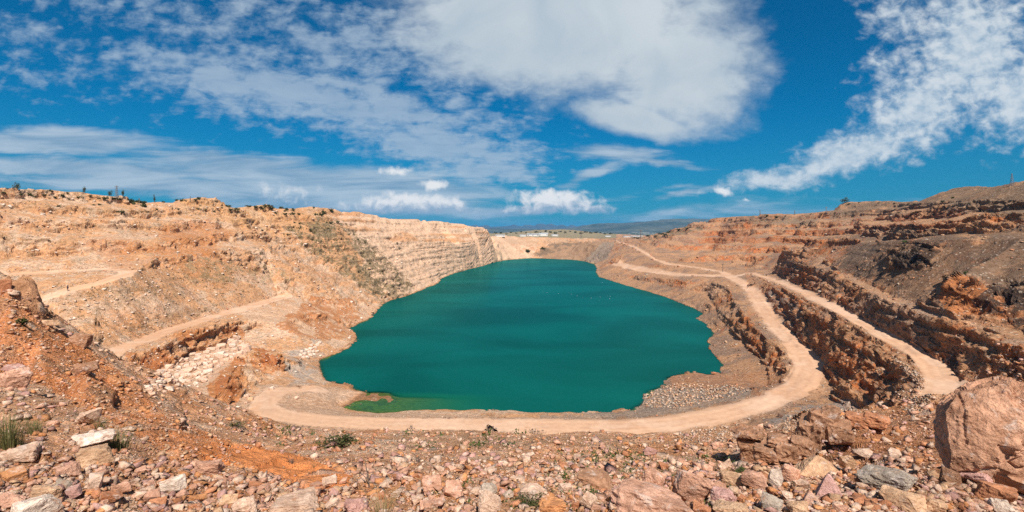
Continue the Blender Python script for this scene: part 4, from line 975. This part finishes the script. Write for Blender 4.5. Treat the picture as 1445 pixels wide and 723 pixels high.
face = [(82,291,6),(133,289,4),(140,289,5),(203,291,10),(221,295,4),(313,293,4),(280,295,5),(290,297,5),(282,290,3),(302,298,5),(173,299,7),(165,299,5),(201,299,3),(208,299,5),(252,300,4),(251,295,4),(413,302,7),(389,301,5),(402,302,6),(421,302,6),(416,314,4),(423,315,5),(414,321,5),(424,320,4),(438,325,6),
        (443,328.5,4),(466,315,7),(477,314,6),(463,322,4),(370,325,5),(400,330,3),(406,331,5),(349,319,3),(492,330,4),(505,338,4),(515,341,4),(563,350,4),(522,372,4),(443,357,4),(560,343,5)]
for k, (x, y, w) in enumerate(rim): shrub(x, y+1.5, w, 'dark grey-green shrub on the crest of the pale left wall', 'shrubs along the crest of the left wall', k=k)
for k, (x, y, w) in enumerate(face): shrub(x, y+1, w, 'small green shrub growing on the face of the pale left wall below its crest', 'shrubs on the face of the left wall', k=k+2)
for k, (x, y, w) in enumerate([(1083,303,5),(1096,306,7),(1144,301,3),(1160,301,4),(1212,285,3),(1240,285,3),(1262,286,4),(1283,286,3),(1291,287,4),(1198,287,4),(1330,283,5),(1345,278,5)]):
    shrub(x, y+2, w, 'tiny dark shrub along the skyline of the brown right hill', 'shrubs on the skyline of the right hill', k=k)
def green(px, py, w, label, k): 
    p = hit(px, py); me_ = leaf_blob(60+k, 120, .12); o = link('shrub', me_, M_green, label=label, cat='shrub'); w = w*p.y/F; o.scale = (w, w*.8, w*.6); o.location = p
green(1276,343,11,'bright green low bush on the terrace edge above the grey scree', 1); green(1361,386,9,'pale green patch of bush above the red outcrop on the scree', 2)
shrub(745,356,10,'dark bush at the left end of the far shore below the plain', None, k=1); shrub(766,352,7,'lone dark bush above the brown far mound', None, k=3)
for k, (x, y, w) in enumerate([(900,336,10),(915,333,10),(930,330,9),(945,328,10),(958,325,9),(970,322,9),(925,333,7),(940,331,8)]):
    shrub(x, y+1, w, 'dark bush on the low ridge in front of the blue hills', 'bushes on the low far ridge', hr=.5, k=k)
for k, x in enumerate(list(range(700, 862, 7))):
    y = 327+3.5*((k*7) % 5)/5+abs(x-790)/60; shrub(x, y, random.uniform(3, 5.5), 'tiny dark tree on the green hill behind the far end of the lake', 'trees on the far green hill', hr=.8, k=k)
def tree(px, py, hpx, wpx, label, k):
    p = hit(px, py); s = p.y/F; h, w = hpx*s, wpx*s
    t = bpy.data.objects.new('tree', None); COL.objects.link(t); t.location = p; t['label'] = label; t['category'] = 'tree'
    bm = bmesh.new(); tube(bm, [(0,0,-.1*h),(.01*h,0,.3*h),(-.01*h,.01*h,.75*h)], [.045*h,.035*h,.012*h])
    for a in (0.4, 2.3, 4.4): tube(bm, [(0,0,.3*h),(.22*w*math.cos(a),.22*w*math.sin(a),.55*h)], [.02*h,.008*h], 5)
    link('trunk', to_mesh(bm, 'trunk'), M_bark, t)
    me_ = leaf_blob(30+k, 260, .075, (.42,.42,.75), .6, 9); c = link('crown', me_, M_leaf, t); c.scale = (w*1.1, w*1.1, h*.74); c.location = (0, 0, h*.16)
for k, a in enumerate([(23,269,11,9,'rounded tree with a bush at its foot, first on the left skyline'),(119,271.5,10,5,'slim columnar tree alone on the bare left crest'),(155,276,8,6,'small tree with a spreading bush on the left crest beside the lattice pylon'),(173.5,277,10,5,'slim dark columnar tree rising behind shrubs on the left crest'),(218,284,10,4.5,'slim columnar tree standing on its own right of the wooden pole on the left crest'),(1192,287,8,11,'wide low tree on the shoulder of the right hill')]): tree(*a, k)
# near plants
def plant(name, px, py, wpx, hpx, m, label, cat, seed, n, width=.012, curl=.8, extra=None):
    p = hit(px, py); s = p.y/F; me_ = blades(seed, n, 1, 1, width, curl); o = link(name, me_, m, label=label, cat=cat); o.scale = (wpx*s*.62, wpx*s*.62, hpx*s); o.location = p-Vector((0, 0, .03*hpx*s)); SPOTS.append((px, py-hpx/2, wpx/2)); return o
plant('grass_tuft', 540, 733, 70, 42, M_dry, 'dry straw-coloured grass tuft at the bottom edge', 'grass tuft', 1, 130)
plant('grass_tuft', 14, 632, 66, 58, M_olive, 'large olive wiry grass clump at the left edge', 'grass tuft', 2, 260)
plant('grass_tuft', 48, 612, 40, 30, M_olive, 'smaller olive wiry grass clump right of the large one', 'grass tuft', 12, 120)
plant('shrub', 168, 634, 62, 40, M_olive, 'thin dry shrub with wiry stems beside the flat-topped rock', 'shrub', 3, 120)
plant('shrub', 140, 606, 40, 22, M_olive, 'thin wiry shrub behind the upright pale rock', 'shrub', 13, 70)
plant('shrub', 590, 652, 17, 16, M_dead, 'grey dead ball of twigs among pink stones', 'shrub', 4, 90)
plant('grass_tuft', 412, 654, 22, 14, M_dead, 'small brown dead tuft on the edge of the orange soil', 'grass tuft', 5, 60)
plant('grass_tuft', 442, 660, 12, 9, M_dry, 'tiny straw tuft on the upper rim of the orange patch', 'grass tuft', 6, 40)
p = hit(32, 462); me_ = leaf_blob(77, 160, .1); o = link('shrub', me_, M_leaf, label='small dark bush on the crest of the orange slope near the left edge', cat='shrub'); o.scale = (18*p.y/F,)*3; o.location = p
def bush(px, py, wpx, hpx, label, seed, m=None):
    p = hit(px, py); s = p.y/F; t = bpy.data.objects.new('shrub', None); COL.objects.link(t); t.location = p; t['label'] = label; t['category'] = 'shrub'
    a_ = link('foliage', leaf_blob(seed, 420, .05, (.5,.4,.4), .4, 10), m or M_leaf, t); a_.scale = (wpx*s, wpx*s*.8, hpx*s*1.3)
    b_ = link('stems', blades(seed, 120, 1, 1, .010, 1.0), M_dead, t); b_.scale = (wpx*s*.55, wpx*s*.5, hpx*s*1.05)
bush(478, 631, 58, 24, 'dark green spreading shrub on the lip of the near slope', 81); bush(330, 603, 30, 8, 'low dark green shrub where the orange bank meets the pale shelf', 82); bush(1045, 668, 22, 12, 'low green plant beside the upright pale stone', 83, M_green); bush(745, 716, 46, 20, 'twiggy dark shrub between the whitish pink rock and the orange-stained rock', 84)
# dead stick
p = hit(522, 691); s = p.y/F; bm = bmesh.new(); tube(bm, [(0,0,-.5*s),(-2*s,0,14*s),(-5*s,0,30*s),(-8*s,1*s,42*s)], [1.0*s,.9*s,.7*s,.3*s]); tube(bm, [(-2*s,0,14*s),(-9*s,2*s,18*s),(-16*s,2*s,26*s)], [.7*s,.6*s,.2*s], 5)
link('dead_branch', to_mesh(bm, 'dead_branch'), M_dead, label='thin bleached dead branch sticking up out of the near rubble', cat='branch').location = p
# stuff: weeds and low scrub
def weeds(name, spots, m, size, nleaf):
    V, n0 = [], 0
    for p, s in spots:
        n = nleaf; c = rng.normal(0, .5, (n, 3))*s*np.array([1, 1, .35])+np.array([p.x, p.y, p.z+.25*s]); a = rng.normal(0, 1, (n, 3)); a[:, 2] = np.abs(a[:, 2])*1.2; a /= np.linalg.norm(a, axis=1)[:, None]
        b = np.cross(a, rng.normal(0, 1, (n, 3))); b /= np.linalg.norm(b, axis=1)[:, None]; l = s*size*rng.uniform(.6, 1.3, (n, 1)); V.append(np.stack([c-a*l, c+b*l*.35, c+a*l, c-b*l*.35], 1).reshape(-1, 3))
    V = np.concatenate(V); link(name, mesh_np(name, V, np.arange(len(V)).reshape(-1, 4)), m, kind='stuff')
sp = []
for poly, n in (([(790,640),(880,636),(900,655),(860,700),(800,700),(770,670)], 65), ([(690,690),(830,690),(830,722),(690,722)], 30), ([(900,640),(1050,650),(1040,690),(930,680)], 28), ([(560,605),(760,612),(740,640),(580,640)], 22), ([(320,596),(470,604),(460,640),(380,630)], 14), ([(960,700),(1040,690),(1000,722)], 12), ([(600,690),(680,680),(690,722),(600,722)], 12)):
    for x, y in dart(poly, n, 1.5, n*6):
        q_ = hitg(x, y)
        if q_ is not None: sp.append((q_, random.uniform(4, 11)*q_.y/F))
weeds('weeds', sp, M_green, .30, 14)
sp = []
def scrubs(poly, n, lo, hi):
    for x, y in dart(poly, n, 1.0, n*4):
        q_ = hitg(x, y)
        if q_ is not None and q_.y > 60: sp.append((q_, random.uniform(lo, hi)*q_.y/F))
scrubs([(410,322),(455,310),(500,325),(545,365),(585,405),(575,420),(540,425),(480,385),(430,350)], 500, 1.2, 3); scrubs([(70,400),(190,395),(330,365),(380,400),(240,470),(150,490),(90,450)], 420, 1.0, 3.2); scrubs([(20,265),(300,290),(460,300),(470,330),(330,340),(50,330)], 220, 1, 2.6)
scrubs([(560,340),(700,335),(640,380),(560,415)], 120, 1, 2); scrubs([(230,575),(330,585),(320,606),(240,604)], 60, 2, 4)
weeds('scrub', sp, M_scrub, .34, 12)
sp = []; scrubs([(560,604),(900,612),(880,632),(660,632)], 160, 3, 8); scrubs([(330,598),(480,606),(460,630),(360,622)], 70, 3, 7); scrubs([(590,588),(800,592),(790,602),(600,600)], 40, 1.5, 4); 
weeds('dry_scrub', [(a, b) for a, b in sp], M_dead, .32, 14)

# ------------------------------------------------------------------ made things
def pole(px, py, hpx, label, arm=True, m=None, lattice=False, d=None):
    p = hit(px, py) if d is None else drop((px-CX)/F*d, d); s = p.y/F; h = hpx*s+(.6 if d is None else H-(p.z)+0)*0; r = max(.10, .5*s)
    t = bpy.data.objects.new('pylon' if lattice else 'utility_pole', None); COL.objects.link(t); t.location = p; t['label'] = label; t['category'] = 'pylon' if lattice else 'pole'
    if d is not None: h = max(3, H-(py-hpx-HY)/F*d-p.z)
    bm = bmesh.new()
    if lattice:
        for sx in (-1, 1):
            for sy in (-1, 1): tube(bm, [(sx*.10*h, sy*.10*h, -.3), (sx*.015*h, sy*.015*h, h)], [r*.55, r*.4], 5)
        for k in range(6):
            z0, z1 = h*k/6, h*(k+1)/6; w0, w1 = .1*h*(1-.85*k/6), .1*h*(1-.85*(k+1)/6)
            for sy in (-1, 1): tube(bm, [(-w0, sy*w0, z0), (w1, sy*w1, z1)], [r*.3, r*.3], 4); tube(bm, [(w0, sy*w0, z0), (-w1, sy*w1, z1)], [r*.3, r*.3], 4)
        link('mast', to_mesh(bm, 'mast'), m or M_steel, t)
    else:
        tube(bm, [(0,0,-.3),(0,0,h)], [r, r*.75], 8); link('shaft', to_mesh(bm, 'shaft'), m or M_wood, t)
    if arm:
        bm = bmesh.new(); tube(bm, [(-.16*h,0,.9*h),(.16*h,0,.9*h)], [r*.6, r*.6], 6)
        for sx in (-.14, 0, .14): tube(bm, [(sx*h,0,.9*h),(sx*h,0,.95*h)], [r*.5, r*.35], 6)
        link('crossarm', to_mesh(bm, 'crossarm'), m or M_wood, t)
pole(1267.5,421,19,'dark wooden post with a crossarm beside the narrow bench track', True)
pole(1072.5,299,7,'dark post on the flat-topped pale knoll of the skyline', False)
pole(1121.5,303,6,'short post at the right end of the pale knoll on the skyline', False)
pole(1166,302,10,'thin pole on the skyline between the pale knoll and the right hill', True, M_steel)
pole(1428,262,17,'lattice mast on the highest part of the right hill', False, None, True)
pole(904,338,14,'tall dark pole in front of the blue hills beyond the far road', True)
pole(868,342,5,'short pole at the top of the far road', True); pole(820,336,10,'pole on the far hill behind the lake', True)
pole(164.5,279,17,'faint lattice pylon behind the left crest', True, M_steel, True); pole(196.5,281,7,'wooden pole on the left crest right of the pylon', True); pole(268.5,284,7,'short wooden post on the left crest near the low knoll', False); pole(1020,384,12,'thin pole by the terrace road', True)
def shed(px, py, wpx, hpx, label, gable=True, m=None):
    p = hit(px, py); s = p.y/F; w, h, dp = wpx*s, hpx*s, wpx*s*.45
    t = bpy.data.objects.new('building', None); COL.objects.link(t); t.location = p; t['label'] = label; t['category'] = 'building'
    bm = bmesh.new(); bmesh.ops.create_cube(bm, size=1, matrix=Matrix.Translation((0, dp/2, h*.33))@Matrix.Diagonal((w, dp, h*.86, 1))); link('wall', to_mesh(bm, 'wall'), m or M_wall, t)
    bm = bmesh.new(); e = .03*w; vs = [bm.verts.new(q_) for q_ in ((-w/2-e,-e,h*.765),(w/2+e,-e,h*.765),(w/2+e,dp+e,h*.765),(-w/2-e,dp+e,h*.765),(-w/2-e,dp/2,h*1.05),(w/2+e,dp/2,h*1.05))]
    for f_ in ((0,1,5,4),(2,3,4,5),(0,4,3),(1,2,5),(3,2,1,0)): bm.faces.new([vs[i] for i in f_])
    link('roof', to_mesh(bm, 'roof'), M_roof, t)
    for k in range(max(2, int(wpx/5))):
        bm = bmesh.new(); x_ = -w*.4+k*w*.8/max(1, int(wpx/5)-1 or 1); bmesh.ops.create_cube(bm, size=1, matrix=Matrix.Translation((x_, -.02*h, h*.4))@Matrix.Diagonal((w*.06, .1*h, h*.28, 1))); link('window', to_mesh(bm, 'window'), M_dark, t)
for a in [(706,334.2,13,2.6,'pale flat shed nearest the end of the left wall'),(752,333.5,16,3.4,'longest whitish shed in the middle of the far works'),(767,333.2,12,4.2,'tallest white building of the far works'),(738,334,9,2.4,'small white shed left of the longest far shed'),(783,333.4,9,2.2,'low pale shed at the right end of the far works'),
          (899,334.6,16,1.8,'long white shed in the valley beside the tall dark pole'),(885,335,10,1.5,'small white shed in the valley left of the long one'),(858,334.5,8,1.6,'tiny pale shed on the valley floor behind the far road')]: shed(*a)
# a walker on the upper left track
p = hit(95.5, 411); t = bpy.data.objects.new('person', None); COL.objects.link(t); t.location = p; t['label'] = 'person in dark clothes standing on the pale upper track of the left wall'; t['category'] = 'person'
sk = [((0,0,.92),.13,None),((0,0,1.15),.14,0),((0,0,1.38),.15,1),((0,0,1.5),.06,2),((0,0,1.60),.09,3),((0,0,1.70),.085,4),((.1,0,.86),.09,0),((.11,.01,.47),.06,6),((.12,.02,.06),.045,7),((.12,-.12,.03),.035,8),((-.1,0,.86),.09,0),((-.11,-.04,.47),.06,10),((-.12,.02,.06),.045,11),((-.12,-.12,.03),.035,12),
      ((.2,0,1.38),.06,2),((.26,.02,1.1),.045,14),((.25,-.06,.85),.035,15),((-.2,0,1.38),.06,2),((-.26,.02,1.1),.045,17),((-.25,-.06,.85),.035,18)]
me = bpy.data.meshes.new('person'); me.from_pydata([a for a, b, c in sk], [(c, i) for i, (a, b, c) in enumerate(sk) if c is not None], []); body = link('body', me, M_cloth, t)
md = body.modifiers.new('Skin', 'SKIN'); 
for i, (a, b, c) in enumerate(sk): me.skin_vertices[0].data[i].radius = (b, b)
me.skin_vertices[0].data[0].use_root = True; body.modifiers.new('Sub', 'SUBSURF').render_levels = 1
bm = bmesh.new(); bmesh.ops.create_uvsphere(bm, u_segments=12, v_segments=8, radius=.105, matrix=Matrix.Translation((0, .015, 1.71))@Matrix.Diagonal((.95, 1, 1.0, 1))); link('hair', to_mesh(bm, 'hair'), M_dark, t)
# gulls on the lake
bm = bmesh.new(); tube(bm, [(0,-.30,.10),(0,-.2,.12),(0,0,.13),(0,.18,.14),(0,.34,.16)], [.03,.10,.14,.09,.02], 8); tube(bm, [(0,-.20,.16),(0,-.26,.30),(0,-.30,.34),(0,-.42,.33)], [.06,.06,.065,.012], 7); gm = to_mesh(bm, 'gull'); gm.materials.append(M_feather)
for k, (x, y) in enumerate([(766,412.5),(772,413),(788,414.5),(804,414.5),(806,415.5),(814.5,418),(822.5,420.5),(834,421),(847,419.5),(856.5,418),(861,418.5),(860.5,422),(845.5,424.5),(850,399)]):
    q_ = Vector(Pz(x, y, 0)); o = link('gull', gm, label='white gull resting on the open teal water in the loose flock', cat='gull', group='gulls on the lake'); o.location = q_; o.rotation_euler = (0, 0, k*2.1); o.scale = (.7,)*3


# ------------------------------------------------------------------ camera, light, sky
cam = bpy.data.objects.new('camera', bpy.data.cameras.new('camera')); COL.objects.link(cam)
cam.location = CAM; cam.rotation_euler = (math.radians(90), 0, 0); cam.data.sensor_width = 36; cam.data.lens = 36*F/1445; cam.data.shift_y = -(361.5-HY)/1445
cam.data.clip_start = .1; cam.data.clip_end = 60000; scene.camera = cam
SUN_AZ, SUN_EL = math.radians(166), math.radians(52)         # clockwise from the view direction
sd = Vector((math.sin(SUN_AZ)*math.cos(SUN_EL), math.cos(SUN_AZ)*math.cos(SUN_EL), math.sin(SUN_EL)))
sun = bpy.data.objects.new('sun', bpy.data.lights.new('sun', 'SUN')); COL.objects.link(sun)
sun.data.energy = 5.0; sun.data.angle = math.radians(.5); sun.data.color = (1, .95, .87); sun.rotation_euler = sd.to_track_quat('Z', 'Y').to_euler(); sun.location = (0, 0, 300)
w = bpy.data.worlds.new('World'); scene.world = w; w.use_nodes = True; nt = w.node_tree
bg = nt.nodes['Background']; STR = .10; bg.inputs[1].default_value = STR
sky = nd(nt, 'ShaderNodeTexSky', dict(sky_type='NISHITA', sun_disc=False, sun_elevation=SUN_EL, sun_rotation=SUN_AZ, air_density=1.0, dust_density=.15, ozone_density=6.0))
dirv = nd(nt, 'ShaderNodeTexCoord').outputs['Generated']
sp = nd(nt, 'ShaderNodeSeparateXYZ', i0=dirv); X_, Y_, Z_ = sp.outputs[0], sp.outputs[1], sp.outputs[2]
Yc = math_(nt, 'MAXIMUM', Y_, .05)
U = math_(nt, 'ADD', math_(nt, 'MULTIPLY', math_(nt, 'DIVIDE', X_, Yc), F), CX); V = math_(nt, 'SUBTRACT', HY, math_(nt, 'MULTIPLY', math_(nt, 'DIVIDE', Z_, Yc), F))
Zc = math_(nt, 'ADD', math_(nt, 'MAXIMUM', Z_, 0.0), .07)
plane = nd(nt, 'ShaderNodeCombineXYZ', X=math_(nt, 'DIVIDE', X_, Zc), Y=math_(nt, 'DIVIDE', Y_, Zc), Z=0.0).outputs[0]
uv = nd(nt, 'ShaderNodeCombineXYZ', X=U, Y=V, Z=0.0).outputs[0]
def noise(vec, scale, detail=6., rough=.55, dist=0., out='Fac'):
    return nd(nt, 'ShaderNodeTexNoise', Vector=vec, Scale=scale, Detail=detail, Roughness=rough, Distortion=dist).outputs[out]
def warp(vec, src, scale, amt):
    n = noise(src, scale, 4., .5, 0., 'Color'); c = nd(nt, 'ShaderNodeVectorMath', dict(operation='SUBTRACT'), i0=n, i1=(.5, .5, .5)).outputs[0]
    return nd(nt, 'ShaderNodeVectorMath', dict(operation='MULTIPLY_ADD'), i0=c, i1=amt, i2=vec).outputs[0]
def ell(vec, items):
    out = None
    for (cx, cy_, rx, ry, ang, wgt) in items:
        mp = nd(nt, 'ShaderNodeMapping', dict(vector_type='TEXTURE'), Vector=vec, Location=(cx, cy_, 0), Rotation=(0, 0, math.radians(ang)), Scale=(rx, ry, 1))
        l = nd(nt, 'ShaderNodeVectorMath', dict(operation='LENGTH'), i0=mp.outputs[0]).outputs['Value']
        m_ = math_(nt, 'MULTIPLY', math_(nt, 'SUBTRACT', 1.0, l), wgt); out = m_ if out is None else math_(nt, 'MAXIMUM', out, m_)
    return math_(nt, 'MAXIMUM', out, -1.0)
uvw = warp(uv, uv, .011, (70., 36., 0.)); uvs = warp(uv, uv, .03, (26., 14., 0.))
n_big = noise(plane, 1.6, 6., .55, .4); n_fine = noise(nd(nt, 'ShaderNodeMapping', Vector=plane, Rotation=(0, 0, .5), Scale=(1.0, 1.25, 1)).outputs[0], 13., 5., .62, .9); n_mid = noise(plane, 4.5, 6., .6, .5)
n_uv = noise(nd(nt, 'ShaderNodeMapping', Vector=uv, Rotation=(0, 0, -.2), Scale=(.026, .046, 1)).outputs[0], 1., 7., .60, .25); n_puf = noise(nd(nt, 'ShaderNodeMapping', Vector=uv, Rotation=(0, 0, .3), Scale=(.045, .062, 1)).outputs[0], 1., 6., .58, .2)
# 1 smooth sheet
mA = ell(uvw, [(810,20,270,125,8,1.0),(960,95,135,95,12,1.0),(720,60,190,85,14,.9),(900,165,90,30,14,.8)])
n_she = noise(nd(nt, 'ShaderNodeMapping', Vector=uv, Rotation=(0, 0, -.15), Scale=(.010, .017, 1)).outputs[0], 1., 8., .58, .3)
dA = ramp(nt, math_(nt, 'ADD', mA, math_(nt, 'ADD', math_(nt, 'MULTIPLY', math_(nt, 'SUBTRACT', n_she, .5), 1.0), math_(nt, 'MULTIPLY', math_(nt, 'SUBTRACT', n_uv, .5), .4))), -.12, .52)
# 2 broken high clouds
mB = ell(uvw, [(430,135,380,62,11,1.0),(620,205,190,48,10,1.1),(500,60,330,80,10,.55),(330,30,360,60,8,.38),(30,45,80,30,0,.5),(60,85,180,45,0,.18),(690,240,90,28,4,1.0)])
gB = math_(nt, 'ADD', math_(nt, 'ADD', math_(nt, 'MULTIPLY', math_(nt, 'SUBTRACT', n_uv, .5), 1.7), math_(nt, 'MULTIPLY', math_(nt, 'SUBTRACT', n_puf, .5), .9)), math_(nt, 'MULTIPLY', math_(nt, 'SUBTRACT', n_mid, .5), 1.0))
dB = math_(nt, 'MULTIPLY', ramp(nt, math_(nt, 'ADD', mB, gB), -.05, .80), .70)
# 3 right-hand plume
mC = ell(uvw, [(1370,70,120,135,0,1.1),(1430,130,90,90,0,1.1),(1300,150,110,70,-35,1.1),(1210,212,150,34,-20,1.15),(1110,252,110,20,-10,1.1),(1060,262,60,12,-6,.9),(1270,25,60,50,0,.6),(1250,90,45,30,-20,.55)])
dC = math_(nt, 'MULTIPLY', ramp(nt, math_(nt, 'ADD', mC, math_(nt, 'ADD', math_(nt, 'MULTIPLY', math_(nt, 'SUBTRACT', n_puf, .5), 1.5), math_(nt, 'MULTIPLY', math_(nt, 'SUBTRACT', n_uv, .5), .8))), -.10, .85), .90)
# 4 layered bands near the horizon
nb = noise(nd(nt, 'ShaderNodeMapping', Vector=uv, Scale=(.006, .045, 1)).outputs[0], 1.0, 6., .58, .5)
mD = ell(uvs, [(80,200,160,20,1,1.1),(330,228,170,16,5,.9),(120,238,300,18,2,.95),(400,252,260,26,6,1.1),(520,278,190,34,4,1.1),(250,262,340,18,2,.9),(640,270,80,18,0,.5),(560,262,170,26,5,1.0),(430,286,200,20,3,1.0),(300,275,140,10,2,.8),(870,216,75,13,4,.75),(930,228,70,6,8,.7),(835,246,60,9,-22,.6),(965,272,45,6,-12,.55),(1000,262,60,4,-4,.35),(700,300,90,14,0,.5),(1010,300,170,10,0,.22)])
dD = math_(nt, 'MULTIPLY', ramp(nt, math_(nt, 'ADD', mD, math_(nt, 'MULTIPLY', math_(nt, 'SUBTRACT', nb, .5), 1.5)), -.18, .55), .82)
# 5 cumulus heads with flat feet
cum_n = noise(uv, .055, 5., .6, .3); 
mE = ell(warp(uv, uv, .075, (15., 12., 0.)), [(785,285,74,23,4,1.25),(765,296,70,11,0,1.0),(830,294,50,10,6,.9),(790,275,26,10,0,.9),(590,289,95,19,4,1.25),(540,292,70,14,0,1.0),(612,262,26,10,0,1.0),(655,299,28,5,0,.7),(560,242,28,8,3,.8),(405,272,48,16,0,.35),(1020,270,17,9,15,.9),(1052,283,8,3,0,.7),(712,300,18,6,0,.6)])
foot = ramp(nt, V, 307., 299.)
dE = math_(nt, 'MULTIPLY', ramp(nt, math_(nt, 'ADD', mE, math_(nt, 'MULTIPLY', math_(nt, 'SUBTRACT', cum_n, .5), 1.5)), .0, .75), foot)
tint = mixc(nt, 1.0, sky.outputs[0], (.0,.385,.54), 'MULTIPLY')
lift = ramp(nt, Z_, .22, .0)
tint = mixc(nt, math_(nt, 'MULTIPLY', lift, .5), tint, (.3,1.6,2.7))
def lum(r, g, b): return (r/STR*.72, g/STR*.72, b/STR*.72)
shade = ramp(nt, noise(uvw, .006, 5., .5, .6), .25, .75)
col = mixc(nt, dB, tint, mixc(nt, n_mid, lum(.30,.43,.58), lum(.58,.68,.77)))
col = mixc(nt, dD, col, mixc(nt, ramp(nt, nb, .3, .7), lum(.24,.38,.53), lum(.55,.65,.74)))
col = mixc(nt, dA, col, mixc(nt, shade, lum(.40,.51,.61), lum(.63,.70,.75)))
col = mixc(nt, dC, col, mixc(nt, ramp(nt, n_puf, .25, .7), lum(.40,.54,.67), lum(.74,.80,.84)))
up = math_(nt, 'ADD', ramp(nt, V, 306., 268.), math_(nt, 'MULTIPLY', math_(nt, 'SUBTRACT', cum_n, .5), 1.6))
col = mixc(nt, dE, col, mixc(nt, ramp(nt, up, .05, .75), lum(.34,.47,.60), lum(.90,.91,.91)))
fill_cloud = math_(nt, 'MULTIPLY', ramp(nt, Y_, .15, -.25), ramp(nt, n_big, .3, .62))      # unseen bright cloud added behind the camera as white fill light
col = mixc(nt, math_(nt, 'MULTIPLY', fill_cloud, .35), col, lum(.92,.93,.92))
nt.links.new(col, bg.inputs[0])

m, nt = mat('haze_air'); o_ = nt.nodes.new('ShaderNodeOutputMaterial'); vo = nt.nodes.new('ShaderNodeVolumePrincipled')
vo.inputs['Color'].default_value = (.18, .50, .98, 1); vo.inputs['Density'].default_value = 5e-5; nt.links.new(vo.outputs[0], o_.inputs['Volume'])
zlo, zhi = float(allv[:, 2].min())-1, max(float(allv[:, 2].max()), 120)+3
hx, hy0, hy1 = float(np.abs(allv[:, 0]).max())+50, float(allv[:, 1].min())-50, float(allv[:, 1].max())+50
bm = bmesh.new(); bmesh.ops.create_cube(bm, size=1, matrix=Matrix.Translation((0, (hy0+hy1)/2, (zlo+zhi)/2))@Matrix.Diagonal((2*hx, hy1-hy0, zhi-zlo, 1)))
link('haze', to_mesh(bm, 'haze'), m, kind='stuff')
scene.view_settings.view_transform = 'Standard'; scene.view_settings.look = 'None'; scene.view_settings.gamma = 1; scene.view_settings.exposure = .42; scene.view_settings.use_curve_mapping = False
cy = scene.cycles
scene.render.engine = 'CYCLES'; cy.use_denoising = False; cy.max_bounces = 5; cy.diffuse_bounces = 3; cy.glossy_bounces = 2; cy.transparent_max_bounces = 8; cy.volume_bounces = 0; cy.sample_clamp_indirect = 4
